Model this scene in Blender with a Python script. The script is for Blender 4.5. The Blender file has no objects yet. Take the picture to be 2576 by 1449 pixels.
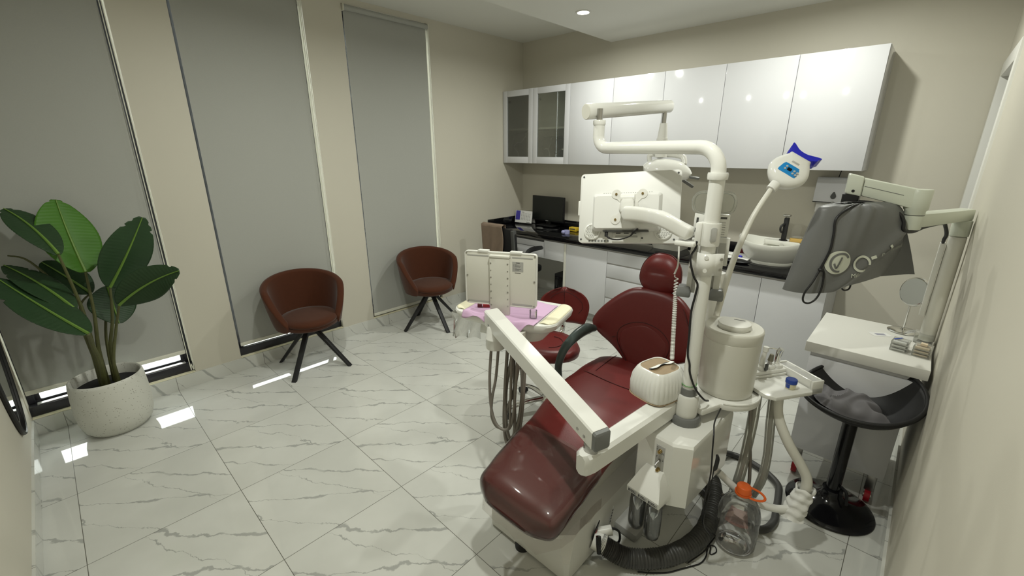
import bpy, bmesh, math, random
from mathutils import Vector, Matrix, Euler
random.seed(4)
PI = math.pi
S = bpy.context.scene
COL = S.collection
V = Vector
WM = {}          # world matrix of every empty / part at build time

# ------------------------------------------------------------------ helpers
class MB:
    """collects geometry in world (or local) coordinates; becomes ONE mesh object"""
    def __init__(s): s.v = []; s.f = []; s.seam = None
    def add(s, vs, fs, M=None):
        o = len(s.v)
        s.v += [M @ V(p) for p in vs] if M is not None else [V(p) for p in vs]
        s.f += [[o + i for i in f] for f in fs]
        return s
    def bm(s, bm, M=None):
        bm.verts.ensure_lookup_table()
        for i, v in enumerate(bm.verts): v.index = i
        s.add([v.co.copy() for v in bm.verts], [[v.index for v in f.verts] for f in bm.faces], M)
        bm.free(); return s
    def box(s, lo, hi, bev=0.0, seg=2, M=None):
        bm = bmesh.new(); bmesh.ops.create_cube(bm, size=1)
        c = [(a + b) / 2 for a, b in zip(lo, hi)]; d = [abs(b - a) for a, b in zip(lo, hi)]
        for v in bm.verts: v.co = V((c[0] + v.co.x * d[0], c[1] + v.co.y * d[1], c[2] + v.co.z * d[2]))
        if bev > 0:
            bmesh.ops.bevel(bm, geom=bm.edges[:], offset=min(bev, min(d) * .49), segments=seg, affect='EDGES', profile=.5)
        return s.bm(bm, M)
    def prism(s, poly, h0, h1, bev=0.0, seg=2, M=None, vbev=True):
        """2-D outline in local xy extruded along local z from h0 to h1"""
        bm = bmesh.new()
        vs = [bm.verts.new((p[0], p[1], h0)) for p in poly]
        f = bm.faces.new(vs)
        r = bmesh.ops.extrude_face_region(bm, geom=[f])
        for g in r['geom']:
            if isinstance(g, bmesh.types.BMVert): g.co.z = h1
        bmesh.ops.recalc_face_normals(bm, faces=bm.faces[:])
        if bev > 0:
            es = [e for e in bm.edges if vbev or abs(e.verts[0].co.z - e.verts[1].co.z) < 1e-7]
            bmesh.ops.bevel(bm, geom=es, offset=bev, segments=seg, affect='EDGES', profile=.5, clamp_overlap=True)
        return s.bm(bm, M)
    def tube(s, pts, r, n=10, cap=True, sub=0, flat=1.0, closed=False):
        P = [V(p) for p in pts]
        R = list(r) if isinstance(r, (list, tuple)) else [r] * len(P)
        if sub:
            P, R = spline(P, R, sub, closed)
        m = len(P); base = len(s.v); N = None
        for i in range(m):
            if closed: t = P[(i + 1) % m] - P[i - 1]
            else: t = P[min(i + 1, m - 1)] - P[max(i - 1, 0)]
            if t.length < 1e-9: t = V((0, 0, 1))
            t.normalize()
            if N is None:
                N = t.orthogonal().normalized() if abs(t.z) > .95 else V((0, 0, 1)).cross(t).normalized()
            N = (N - t * N.dot(t))
            N = N.normalized() if N.length > 1e-6 else t.orthogonal().normalized()
            Bn = t.cross(N)
            for k in range(n):
                a = 2 * PI * k / n
                s.v.append(P[i] + N * (math.cos(a) * R[i]) + Bn * (math.sin(a) * R[i] * flat))
        mm = m if closed else m - 1
        for i in range(mm):
            j = (i + 1) % m
            for k in range(n):
                l = (k + 1) % n
                s.f.append([base + i * n + k, base + i * n + l, base + j * n + l, base + j * n + k])
        if cap and not closed:
            s.f.append([base + k for k in range(n)][::-1])
            s.f.append([base + (m - 1) * n + k for k in range(n)])
        return s
    def cyl(s, a, b, r, r2=None, n=20):
        return s.tube([a, b], [r, r if r2 is None else r2], n)
    def lathe(s, prof, c=(0, 0, 0), n=36, M=None, sx=1.0, sy=1.0, fn=None, cap=True):
        """prof: (radius, z) pairs turned around the local z axis through c"""
        vs = []; fs = []; m = len(prof)
        for (r, z) in prof:
            for k in range(n):
                a = 2 * PI * k / n
                q = r * (fn(a, z) if fn else 1)
                vs.append((c[0] + q * math.cos(a) * sx, c[1] + q * math.sin(a) * sy, c[2] + z))
        for i in range(m - 1):
            for k in range(n):
                l = (k + 1) % n
                fs.append([i * n + k, i * n + l, (i + 1) * n + l, (i + 1) * n + k])
        if cap:
            fs.append([k for k in range(n)][::-1]); fs.append([(m - 1) * n + k for k in range(n)])
        return s.add(vs, fs, M)
    def ell(s, c, r, n=20, m=12, M=None):
        pr = [(math.sin(PI * i / m), -math.cos(PI * i / m)) for i in range(1, m)]
        vs = []; fs = []
        for (a, b) in pr:
            for k in range(n):
                t = 2 * PI * k / n
                vs.append((c[0] + r[0] * a * math.cos(t), c[1] + r[1] * a * math.sin(t), c[2] + r[2] * b))
        q = len(pr)
        for i in range(q - 1):
            for k in range(n):
                l = (k + 1) % n
                fs.append([i * n + k, i * n + l, (i + 1) * n + l, (i + 1) * n + k])
        vs += [(c[0], c[1], c[2] - r[2]), (c[0], c[1], c[2] + r[2])]
        for k in range(n):
            l = (k + 1) % n
            fs.append([q * n, l, k]); fs.append([q * n + 1, (q - 1) * n + k, (q - 1) * n + l])
        return s.add(vs, fs, M)
    def grid(s, fn, nu, nv, cu=False, M=None):
        vs = [fn(i / (nu if cu else nu - 1), j / (nv - 1)) for j in range(nv) for i in range(nu)]
        fs = []
        for j in range(nv - 1):
            for i in range(nu if cu else nu - 1):
                k = (i + 1) % nu
                fs.append([j * nu + i, j * nu + k, (j + 1) * nu + k, (j + 1) * nu + i])
        return s.add(vs, fs, M)
    def loft(s, rings, cap=True):
        n = len(rings[0]); o = len(s.v)
        for r in rings: s.v += [V(p) for p in r]
        for i in range(len(rings) - 1):
            for k in range(n):
                l = (k + 1) % n
                s.f.append([o + i * n + k, o + i * n + l, o + (i + 1) * n + l, o + (i + 1) * n + k])
        if cap:
            s.f.append([o + k for k in range(n)][::-1]); s.f.append([o + (len(rings) - 1) * n + k for k in range(n)])
        return s

def spline(P, R, sub, closed=False):
    m = len(P); oP = []; oR = []
    rng = m if closed else m - 1
    for i in range(rng):
        if closed: p0, p1, p2, p3 = P[i - 1], P[i], P[(i + 1) % m], P[(i + 2) % m]
        else: p0, p1, p2, p3 = P[max(i - 1, 0)], P[i], P[i + 1], P[min(i + 2, m - 1)]
        for k in range(sub):
            t = k / sub
            oP.append(.5 * ((2 * p1) + (p2 - p0) * t + (2 * p0 - 5 * p1 + 4 * p2 - p3) * t * t + (3 * p1 - p0 - 3 * p2 + p3) * t ** 3))
            oR.append(R[i] * (1 - t) + R[(i + 1) % m] * t)
    if not closed: oP.append(P[-1].copy()); oR.append(R[-1])
    return oP, oR

def rrect(w, h, r, n=5, cx=0, cy=0):
    """rounded rectangle outline, centred"""
    out = []
    for (sx, sy, a0) in ((1, 1, 0), (-1, 1, PI / 2), (-1, -1, PI), (1, -1, 1.5 * PI)):
        for k in range(n + 1):
            a = a0 + PI / 2 * k / n
            out.append((cx + sx * (w / 2 - r) + r * math.cos(a), cy + sy * (h / 2 - r) + r * math.sin(a)))
    return out

def frame(o, x, y):
    """matrix with origin o, local x along x, local y along y (made square), local z = x cross y"""
    x = V(x).normalized(); z = x.cross(V(y)).normalized(); y = z.cross(x)
    M = Matrix.Identity(4)
    for i in range(3):
        M[i][0], M[i][1], M[i][2], M[i][3] = x[i], y[i], z[i], o[i]
    return M

def axis_frame(o, z):
    z = V(z).normalized(); x = z.orthogonal().normalized(); y = z.cross(x)
    M = Matrix.Identity(4)
    for i in range(3):
        M[i][0], M[i][1], M[i][2], M[i][3] = x[i], y[i], z[i], o[i]
    return M

def tag(o, label, cat, group=None, kind=None):
    o['label'] = label; o['category'] = cat
    if group: o['group'] = group
    if kind: o['kind'] = kind
    return o

def thing(name, label, cat, loc=(0, 0, 0), group=None):
    o = bpy.data.objects.new(name, None); COL.objects.link(o)
    o.empty_display_size = .1
    o.location = loc; WM[o.name] = Matrix.Translation(V(loc))
    return tag(o, label, cat, group)

def obj(name, mb, mat, parent=None, smooth=40, label=None, sub=0, world=False):
    me = bpy.data.meshes.new(name)
    P = WM[parent.name] if parent is not None else Matrix.Identity(4)
    if parent is None and not world:
        # origin at the base centre of the mesh
        xs = [p.x for p in mb.v]; ys = [p.y for p in mb.v]; zs = [p.z for p in mb.v]
        P = Matrix.Translation(V(((min(xs) + max(xs)) / 2, (min(ys) + max(ys)) / 2, min(zs))))
    I = P.inverted()
    me.from_pydata([I @ p for p in mb.v], [], mb.f)
    me.validate()
    bm = bmesh.new(); bm.from_mesh(me); bmesh.ops.recalc_face_normals(bm, faces=bm.faces[:]); bm.to_mesh(me); bm.free()
    if smooth:
        me.polygons.foreach_set('use_smooth', [True] * len(me.polygons))
        me.set_sharp_from_angle(angle=math.radians(smooth))
    me.materials.append(mat)
    o = bpy.data.objects.new(name, me); COL.objects.link(o)
    if parent is not None: o.parent = parent
    else: o.location = P.translation
    WM[o.name] = P
    if label: o['label'] = label
    if sub:
        md = o.modifiers.new('Subdivision', 'SUBSURF'); md.levels = sub; md.render_levels = sub
    return o

def obj_each(name, mb, mat, parent=None, smooth=40, label=None):
    """one object for every separate piece of the mesh"""
    par = list(range(len(mb.v)))
    def find(i):
        while par[i] != i:
            par[i] = par[par[i]]; i = par[i]
        return i
    for f in mb.f:
        for i in f[1:]:
            a, b = find(f[0]), find(i)
            if a != b: par[b] = a
    groups = {}
    for f in mb.f: groups.setdefault(find(f[0]), []).append(f)
    out = []
    for fs in groups.values():
        ids = sorted({i for f in fs for i in f}); mp = {i: k for k, i in enumerate(ids)}
        out.append(obj(name, MB().add([mb.v[i] for i in ids], [[mp[i] for i in f] for f in fs]), mat, parent, smooth, label))
    return out

def struct(name, mb, mat, parent=None, smooth=0):
    """a piece of the room; it keeps world coordinates so that tiled materials line up"""
    o = obj(name, mb, mat, parent, smooth, world=True)
    if parent is None: o['kind'] = 'structure'
    return o

def dup(root, loc=None, rot=None, label=None, group=None):
    def cp(o, par):
        c = o.copy(); COL.objects.link(c)
        if par is not None: c.parent = par
        for ch in [x for x in bpy.data.objects if x.parent == o]: cp(ch, c)
        return c
    r = cp(root, None)
    if loc is not None: r.location = loc
    if rot is not None: r.rotation_euler = rot
    if label: r['label'] = label
    if group: r['group'] = group
    return r

# ------------------------------------------------------------------ materials
def mat(name, col, rough=.5, metal=0.0, spec=.5, coat=0.0, sheen=0.0, trans=0.0, ior=1.45, alpha=1.0, emis=None, es=0.0,
        noise=0.0, nscale=20.0, bump=0.0, bscale=200.0):
    m = bpy.data.materials.new(name); m.use_nodes = True
    nt = m.node_tree; b = nt.nodes['Principled BSDF']
    b.inputs['Base Color'].default_value = (*col, 1); b.inputs['Roughness'].default_value = rough
    b.inputs['Metallic'].default_value = metal; b.inputs['Specular IOR Level'].default_value = spec
    b.inputs['Coat Weight'].default_value = coat; b.inputs['Coat Roughness'].default_value = .04
    b.inputs['Sheen Weight'].default_value = sheen; b.inputs['Transmission Weight'].default_value = trans
    b.inputs['IOR'].default_value = ior; b.inputs['Alpha'].default_value = alpha
    if emis: b.inputs['Emission Color'].default_value = (*emis, 1); b.inputs['Emission Strength'].default_value = es
    tc = None
    if noise or bump:
        tc = nt.nodes.new('ShaderNodeTexCoord')
    if noise:
        n = nt.nodes.new('ShaderNodeTexNoise'); n.inputs['Scale'].default_value = nscale; n.inputs['Detail'].default_value = 4
        nt.links.new(tc.outputs['Object'], n.inputs['Vector'])
        r = nt.nodes.new('ShaderNodeMapRange'); r.inputs['To Min'].default_value = 1 - noise; r.inputs['To Max'].default_value = 1 + noise
        nt.links.new(n.outputs['Fac'], r.inputs['Value'])
        h = nt.nodes.new('ShaderNodeVectorMath'); h.operation = 'SCALE'; h.inputs[0].default_value = col
        nt.links.new(r.outputs['Result'], h.inputs['Scale']); nt.links.new(h.outputs['Vector'], b.inputs['Base Color'])
    if bump:
        n2 = nt.nodes.new('ShaderNodeTexNoise'); n2.inputs['Scale'].default_value = bscale; n2.inputs['Detail'].default_value = 3
        nt.links.new(tc.outputs['Object'], n2.inputs['Vector'])
        bp = nt.nodes.new('ShaderNodeBump'); bp.inputs['Strength'].default_value = bump; bp.inputs['Distance'].default_value = .002
        nt.links.new(n2.outputs['Fac'], bp.inputs['Height']); nt.links.new(bp.outputs['Normal'], b.inputs['Normal'])
    return m

class G:
    """tiny node-graph helper"""
    def __init__(s, nt): s.nt = nt
    def n(s, t, **k):
        x = s.nt.nodes.new(t)
        for a, b in k.items(): setattr(x, a, b)
        return x
    def put(s, sock, val):
        if hasattr(val, 'is_output'): s.nt.links.new(val, sock)
        else: sock.default_value = val
    def m(s, op, a, b=0.0, c=0.0):
        x = s.n('ShaderNodeMath', operation=op)
        for i, q in enumerate((a, b, c)): s.put(x.inputs[i], q)
        return x.outputs[0]
    def smooth(s, v, a, b, lo=0.0, hi=1.0):
        x = s.n('ShaderNodeMapRange', interpolation_type='SMOOTHSTEP')
        for i, q in enumerate((v, a, b, lo, hi)): s.put(x.inputs[i], q)
        return x.outputs[0]
    def xyz(s, x, y, z):
        c = s.n('ShaderNodeCombineXYZ')
        for i, q in enumerate((x, y, z)): s.put(c.inputs[i], q)
        return c.outputs[0]
    def noise(s, vec, scale, detail=5, rough=.55, dist=0.0):
        x = s.n('ShaderNodeTexNoise'); s.put(x.inputs['Vector'], vec); x.inputs['Scale'].default_value = scale
        x.inputs['Detail'].default_value = detail; x.inputs['Roughness'].default_value = rough; x.inputs['Distortion'].default_value = dist
        return x.outputs['Fac']
    def mix(s, f, a, b):
        x = s.n('ShaderNodeMix', data_type='RGBA'); s.put(x.inputs[0], f); s.put(x.inputs[6], a); s.put(x.inputs[7], b)
        return x.outputs[2]

def marble():
    m = bpy.data.materials.new('polished_marble_tile'); m.use_nodes = True
    nt = m.node_tree; b = nt.nodes['Principled BSDF']; g = G(nt)
    tc = g.n('ShaderNodeTexCoord'); sp = g.n('ShaderNodeSeparateXYZ'); nt.links.new(tc.outputs['Object'], sp.inputs[0])
    x, y, z = sp.outputs
    tx = g.m('DIVIDE', g.m('SUBTRACT', x, .2774), .6); ty = g.m('DIVIDE', g.m('SUBTRACT', y, -4.1478), .6)
    ix = g.m('FLOOR', tx); iy = g.m('FLOOR', ty)
    fx = g.m('SUBTRACT', tx, ix); fy = g.m('SUBTRACT', ty, iy)
    # distance to the nearest joint, in metres
    dx = g.m('MULTIPLY', g.m('MINIMUM', fx, g.m('SUBTRACT', 1.0, fx)), .6)
    dy = g.m('MULTIPLY', g.m('MINIMUM', fy, g.m('SUBTRACT', 1.0, fy)), .6)
    joint = g.m('SUBTRACT', 1.0, g.smooth(g.m('MINIMUM', dx, dy), .0007, .0019))
    # each tile is one of a few printed faces
    var = g.m('MODULO', g.m('ADD', g.m('MULTIPLY', ix, 1.0), g.m('MULTIPLY', iy, 2.0)), 3.0)
    along = g.m('ADD', g.m('MULTIPLY', g.m('SUBTRACT', fx, .5), .727), g.m('MULTIPLY', g.m('SUBTRACT', fy, .5), .686))
    across = g.m('ADD', g.m('MULTIPLY', g.m('SUBTRACT', fx, .5), -.686), g.m('MULTIPLY', g.m('SUBTRACT', fy, .5), .727))
    across = g.m('ADD', across, g.m('MULTIPLY', z, .8))
    p = g.xyz(g.m('MULTIPLY', along, 1.0), g.m('MULTIPLY', across, 1.0), g.m('MULTIPLY', var, 7.3))
    wob = g.m('SUBTRACT', g.noise(p, 1.9, 6, .56), .5)
    wob2 = g.m('SUBTRACT', g.noise(p, 6.0, 5, .6), .5)
    wmod = g.noise(g.xyz(g.m('MULTIPLY', along, 1.0), across, g.m('ADD', g.m('MULTIPLY', var, 3.1), 40.0)), 4.5, 2, .5)
    tot = None
    for (off, slope, amp, w0, w1) in ((.24, .02, .20, .0040, .030), (-.10, -.10, .22, .003, .024), (-.36, .05, .20, .002, .013), (.07, .30, .30, .0012, .008)):
        line = g.m('SUBTRACT', g.m('ADD', across, g.m('ADD', g.m('MULTIPLY', wob, amp), g.m('ADD', g.m('MULTIPLY', wob2, .13), g.m('MULTIPLY', along, slope)))), off)
        wid = g.smooth(wmod, .40, .66, w0, w1)
        v = g.m('SUBTRACT', 1.0, g.smooth(g.m('DIVIDE', g.m('ABSOLUTE', line), wid), .35, 1.0))
        tot = v if tot is None else g.m('MAXIMUM', tot, v)
    fade = g.smooth(g.noise(p, 3.3, 2, .5), .28, .46, .45, 1.0)
    vein = g.m('MULTIPLY', g.m('MULTIPLY', tot, fade), .62)
    cloud = g.smooth(g.noise(p, 2.0, 3, .5), .3, .7)
    basec = g.mix(cloud, (.60, .605, .565, 1), (.65, .655, .615, 1))
    c = g.mix(vein, basec, (.25, .255, .245, 1))
    c = g.mix(joint, c, (.10, .095, .075, 1))
    nt.links.new(c, b.inputs['Base Color'])
    nt.links.new(g.m('ADD', .035, g.m('MULTIPLY', joint, .5)), b.inputs['Roughness'])
    b.inputs['Specular IOR Level'].default_value = .5; b.inputs['IOR'].default_value = 1.5
    return m

def terrazzo():
    m = bpy.data.materials.new('white_terrazzo'); m.use_nodes = True
    nt = m.node_tree; b = nt.nodes['Principled BSDF']; g = G(nt)
    tc = g.n('ShaderNodeTexCoord'); v = g.n('ShaderNodeTexVoronoi'); v.inputs['Scale'].default_value = 130
    nt.links.new(tc.outputs['Object'], v.inputs['Vector'])
    sel = g.n('ShaderNodeSeparateColor'); nt.links.new(v.outputs['Color'], sel.inputs[0])
    spot = g.m('MULTIPLY', g.m('GREATER_THAN', sel.outputs[0], .86), g.m('LESS_THAN', v.outputs['Distance'], .36))
    nt.links.new(g.mix(spot, (.64, .64, .58, 1), (.36, .35, .30, 1)), b.inputs['Base Color'])
    b.inputs['Roughness'].default_value = .6
    return m

def glass_thin(name, tint=(1, 1, 1), rough=.02, k=.85, rim=None):
    """thin clear plastic or pane: mostly see-through with a clear-coat reflection"""
    m = bpy.data.materials.new(name); m.use_nodes = True
    nt = m.node_tree; g = G(nt)
    for n in list(nt.nodes):
        if n.type != 'OUTPUT_MATERIAL': nt.nodes.remove(n)
    out = [n for n in nt.nodes][0]
    tr = g.n('ShaderNodeBsdfTransparent'); tr.inputs[0].default_value = (*tint, 1)
    gl = g.n('ShaderNodeBsdfGlossy'); gl.inputs['Roughness'].default_value = rough
    fr = g.n('ShaderNodeFresnel'); fr.inputs[0].default_value = 1.5
    mx = g.n('ShaderNodeMixShader'); nt.links.new(g.m('MINIMUM', g.m('MULTIPLY', fr.outputs[0], k / .5), .9), mx.inputs[0])
    nt.links.new(tr.outputs[0], mx.inputs[1]); nt.links.new(gl.outputs[0], mx.inputs[2])
    last = mx.outputs[0]
    if rim:
        df = g.n('ShaderNodeBsdfDiffuse'); df.inputs[0].default_value = (*rim[1], 1)
        m2 = g.n('ShaderNodeMixShader'); m2.inputs[0].default_value = rim[0]
        nt.links.new(last, m2.inputs[1]); nt.links.new(df.outputs[0], m2.inputs[2]); last = m2.outputs[0]
    nt.links.new(last, out.inputs[0])
    return m

M_ = {}
M_['floor'] = marble()
M_['wall'] = mat('beige_wall_paint', (.60, .572, .485), .55, noise=.015, nscale=3, bump=.05, bscale=350)
M_['ceil'] = mat('ceiling_paint', (.76, .76, .71), .8)
M_['blind'] = mat('grey_blackout_fabric', (.40, .405, .375), .85, noise=.04, nscale=160, bump=.06, bscale=900)
M_['rail'] = mat('cream_blind_rail', (.70, .69, .60), .4)
M_['cord'] = mat('cream_cord', (.75, .74, .64), .5)
M_['black_al'] = mat('black_window_aluminium', (.018, .018, .024), .3, spec=.6)
M_['glass'] = glass_thin('window_glass')
M_['cab_glass'] = glass_thin('cabinet_glass', (.93, .95, .92))
M_['acrylic'] = glass_thin('clear_acrylic', (.93, .94, .92), .03, .9, (.10, (.8, .8, .76)))
M_['pvc'] = glass_thin('clear_plastic_bottle', (.975, .978, .98), .04, .55, (.02, (.8, .8, .8)))
M_['film'] = glass_thin('clear_plastic_film', (.93, .94, .92), .12, .8, (.10, (.75, .75, .70)))
M_['cover_film'] = glass_thin('plastic_film_on_leather', (.84, .82, .80), .06, .55, (.035, (.7, .55, .5)))
M_['cab'] = mat('gloss_white_laminate', (.64, .645, .665), .09, spec=.5)
M_['cab_in'] = mat('white_cabinet_inside', (.62, .62, .58), .5)
M_['gap'] = mat('dark_joint', (.05, .05, .05), .8)
M_['al'] = mat('brushed_aluminium', (.42, .41, .40), .35, metal=.6)
M_['granite'] = mat('black_granite', (.006, .006, .007), .05, spec=.6, noise=.5, nscale=300)
M_['white'] = mat('white_plastic', (.75, .75, .71), .22, spec=.5)
M_['white_gloss'] = mat('white_gloss_enamel', (.76, .76, .72), .10, spec=.55)
M_['white_mat'] = mat('white_matt_plastic', (.72, .715, .67), .45)
M_['white_soft'] = mat('white_satin_plastic', (.75, .75, .72), .42)
M_['offwhite'] = mat('off_white_plastic', (.66, .65, .585), .38)
M_['mgreen'] = mat('pale_green_enamel', (.60, .63, .535), .3)
M_['cream'] = mat('cream_ribbed_plastic', (.80, .76, .56), .45)
M_['grey'] = mat('grey_plastic', (.17, .175, .17), .35)
M_['dgrey'] = mat('dark_grey_plastic', (.07, .072, .07), .4)
M_['lgrey'] = mat('light_grey_plastic', (.42, .42, .40), .35)
M_['green_grey'] = mat('grey_green_armrest', (.055, .075, .07), .3)
M_['red'] = mat('oxblood_leather', (.125, .0135, .012), .36, spec=.45, bump=.12, bscale=260, noise=.08, nscale=6)
M_['seam'] = mat('leather_seam', (.05, .006, .006), .6)
M_['rust'] = mat('rust_velvet', (.066, .019, .007), .8, spec=.2, sheen=.15, noise=.10, nscale=40, bump=.1, bscale=500)
M_['black'] = mat('black_plastic', (.010, .010, .011), .4)
M_['black_gloss'] = mat('gloss_black_plastic', (.006, .006, .007), .12)
M_['black_mat'] = mat('matt_black_metal', (.013, .013, .014), .5)
M_['screen'] = mat('dark_screen', (.006, .008, .007), .2)
M_['rubber'] = mat('black_rubber', (.012, .012, .012), .6)
M_['hose'] = mat('taupe_hose', (.20, .18, .155), .4)
M_['ghose'] = mat('grey_hose', (.055, .055, .052), .4)
M_['chrome'] = mat('chrome', (.75, .75, .73), .09, metal=1)
M_['steel'] = mat('steel', (.45, .44, .42), .3, metal=1)
M_['brass'] = mat('brass', (.45, .33, .14), .25, metal=1)
M_['mirror'] = mat('mirror_glass', (.85, .86, .85), .01, metal=1)
M_['pot'] = terrazzo()
M_['soil'] = mat('dark_soil', (.02, .02, .022), .9, noise=.4, nscale=60)
M_['leaf'] = mat('dark_green_leaf', (.020, .050, .018), .42, spec=.4, noise=.25, nscale=7)
M_['leaf_b'] = mat('bright_green_leaf', (.055, .165, .012), .42, spec=.4, noise=.15, nscale=7)
M_['rib'] = mat('leaf_midrib', (.13, .24, .035), .5)
M_['stem'] = mat('olive_stem', (.085, .09, .03), .55, noise=.3, nscale=25)
M_['pink'] = mat('lilac_paper', (.60, .40, .58), .75, bump=.1, bscale=90)
M_['tissue'] = mat('white_tissue', (.8, .8, .77), .8)
M_['wood'] = mat('brown_card_lid', (.30, .22, .13), .6, noise=.12, nscale=30)
M_['redp'] = mat('red_plastic', (.35, .03, .03), .3)
M_['orange'] = mat('orange_plastic', (.75, .13, .02), .35)
M_['blue'] = mat('deep_blue_plastic', (.03, .035, .62), .15, trans=.25)
M_['bluelid'] = mat('blue_lid', (.02, .06, .32), .25)
M_['bluepanel'] = mat('sky_blue_panel', (.012, .22, .55), .25)
M_['yellow'] = mat('yellow_plastic', (.65, .45, .03), .4)
M_['soap'] = mat('amber_soap', (.55, .36, .10), .35)
M_['purple'] = mat('violet_print', (.06, .05, .35), .5)
M_['paper'] = mat('white_paper', (.75, .75, .73), .7)
M_['beige'] = mat('taupe_cloth', (.23, .17, .125), .9, noise=.12, nscale=20, bump=.1, bscale=300)
M_['bag'] = mat('grey_nylon', (.15, .153, .15), .42, noise=.05, nscale=8, bump=.1, bscale=700)
M_['bagd'] = mat('dark_grey_nylon', (.075, .078, .074), .5, bump=.1, bscale=700)
M_['gcloth'] = mat('grey_cloth', (.125, .12, .125), .85, noise=.1, nscale=15, bump=.1, bscale=400)
M_['logo'] = mat('pale_print', (.60, .62, .53), .6)
M_['logod'] = mat('faded_print', (.34, .35, .31), .6)
M_['ceramic'] = mat('white_ceramic', (.72, .72, .66), .08, spec=.55)
M_['petrol'] = mat('petroleum_jelly', (.75, .70, .48), .3)
M_['tooth'] = mat('cream_samples', (.70, .58, .42), .4)
M_['lamp'] = mat('lit_diffuser', (1, 1, 1), .5, emis=(1, .97, .84), es=26)
M_['concrete'] = mat('pale_paving', (.70, .70, .64), .9, noise=.06, nscale=4)
M_['darkp'] = mat('dark_print', (.07, .07, .07), .6)
M_['redwheel'] = mat('red_wheel', (.38, .01, .02), .35)
M_['bottle_red'] = mat('faint_red_label', (.55, .28, .25), .6)
M_['maroon'] = mat('maroon_box', (.12, .015, .02), .5)

LAMP_W = 20.5; LAMP_COL = (.985, 1.0, .915); SKY = 18.0; EXPO = -0.17
CAMP = V((3.8145, -3.9186, 1.7227))
# ------------------------------------------------------------------ the room
YB = .3227           # back wall plane;  window wall x = 0;  right wall x = 4;  near wall y = -4.29
ZC, ZR = 2.757, 2.9225
XR = 1.19            # edge of the lower ceiling
YN = -4.29
struct('floor', MB().box((-.15, YN - .15, -.06), (4.15, YB + .12, 0)), M_['floor'])
struct('ceiling', MB().box((XR, YN - .15, ZC), (4.15, YB + .12, 3.05)), M_['ceil'])
struct('ceiling_recess', MB().box((-.15, YN - .15, ZR), (XR, YB + .12, 3.05)), M_['ceil'])
WIN = [(-4.285, -3.420), (-3.107, -2.233), (-1.910, -1.037)]
w = MB()
edges = [YN - .15] + [e for p in WIN for e in p] + [YB + .12]
for a, b in zip(edges[0::2], edges[1::2]): w.box((-.15, a, 0), (0, b, ZR))
for a, b in WIN:
    w.box((-.15, a, 0), (0, b, .108)); w.box((-.15, a, 2.875), (0, b, ZR))
struct('wall_left', w, M_['wall'])
struct('wall_back', MB().box((-.15, YB, 0), (4.15, YB + .12, 3.0)), M_['wall'])
DY0, DY1, DZ = -.52, .262, 2.18
w = MB().box((4.0, YN - .15, 0), (4.15, DY0, 3.0)).box((4.0, DY1, 0), (4.15, YB, 3.0)).box((4.0, DY0, DZ), (4.15, DY1, 3.0))
struct('wall_right', w, M_['wall'])
struct('wall_near', MB().box((-.15, YN - .15, 0), (4.15, YN, 3.0)), M_['wall'])
struct('baseboard_left', MB().box((0, YN, .0005), (.011, YB, .106)), M_['floor'])
struct('baseboard_near', MB().box((.011, YN, .0005), (3.989, YN + .011, .106)), M_['floor'])
struct('baseboard_right', MB().box((3.989, YN + .011, .0005), (4.0, DY0 - .06, .106)), M_['floor'])
struct('baseboard_back', MB().box((3.46, YB - .011, .0005), (3.989, YB, .106)), M_['floor'])
struct('outdoor_ground', MB().box((-7, -9, -.12), (-.16, 5, -.05)), M_['concrete'])

# door in the right wall, next to the back corner
d = struct('door_1', MB().box((4.085, DY0 + .03, .005), (4.125, DY1 - .03, DZ - .035), .003), M_['cab'])
f = MB()
f.box((3.988, DY0 - .055, 0), (4.13, DY0 + .03, DZ + .055), .004).box((3.988, DY1 - .03, 0), (4.13, DY1 + .05, DZ + .055), .004)
f.box((3.988, DY0 + .03, DZ - .035), (4.13, DY1 - .03, DZ + .055), .004)
struct('door_frame', f, M_['white_mat'], d, 40)
h = MB().box((4.07, DY1 - .12, 1.05), (4.085, DY1 - .05, 1.22), .004).cyl((4.078, DY1 - .085, 1.14), (4.03, DY1 - .085, 1.14), .009).box((4.022, DY1 - .22, 1.13), (4.036, DY1 - .07, 1.15), .005)
struct('door_handle', h, M_['steel'], d, 40)

# windows: black aluminium frames and panes
for i, (a, b) in enumerate(WIN):
    f = MB()
    f.box((-.125, a, .108), (-.03, b, .178), .003)                    # sill bar
    f.box((-.125, a, 2.82), (-.085, b, 2.875), .003)
    f.box((-.125, a, .178), (-.085, a + .035, 2.82), .003); f.box((-.125, b - .035, .178), (-.085, b, 2.82), .003)
    wn = struct('window_%d' % (i + 1), f, M_['black_al'], None, 30)
    s = MB()
    s.box((-.118, a + .035, .178), (-.088, b - .035, .196), .003); s.box((-.118, a + .035, 2.78), (-.088, b - .035, 2.82), .003)
    s.box((-.118, a + .035, .196), (-.088, a + .060, 2.78), .003); s.box((-.118, b - .060, .196), (-.088, b - .035, 2.78), .003)
    struct('window_sash', s, M_['black_al'], wn, 30)
    struct('window_glass', MB().box((-.106, a + .055, .19), (-.100, b - .055, 2.785)), M_['glass'], wn)
    struct('sill_track', MB().box((-.074, a + .04, .178), (-.040, b - .04, .185), .002), M_['al'], wn)
    struct('sill', MB().box((-.03, a + .002, .108), (.004, b - .002, .113)), M_['cream'], wn)

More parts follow.
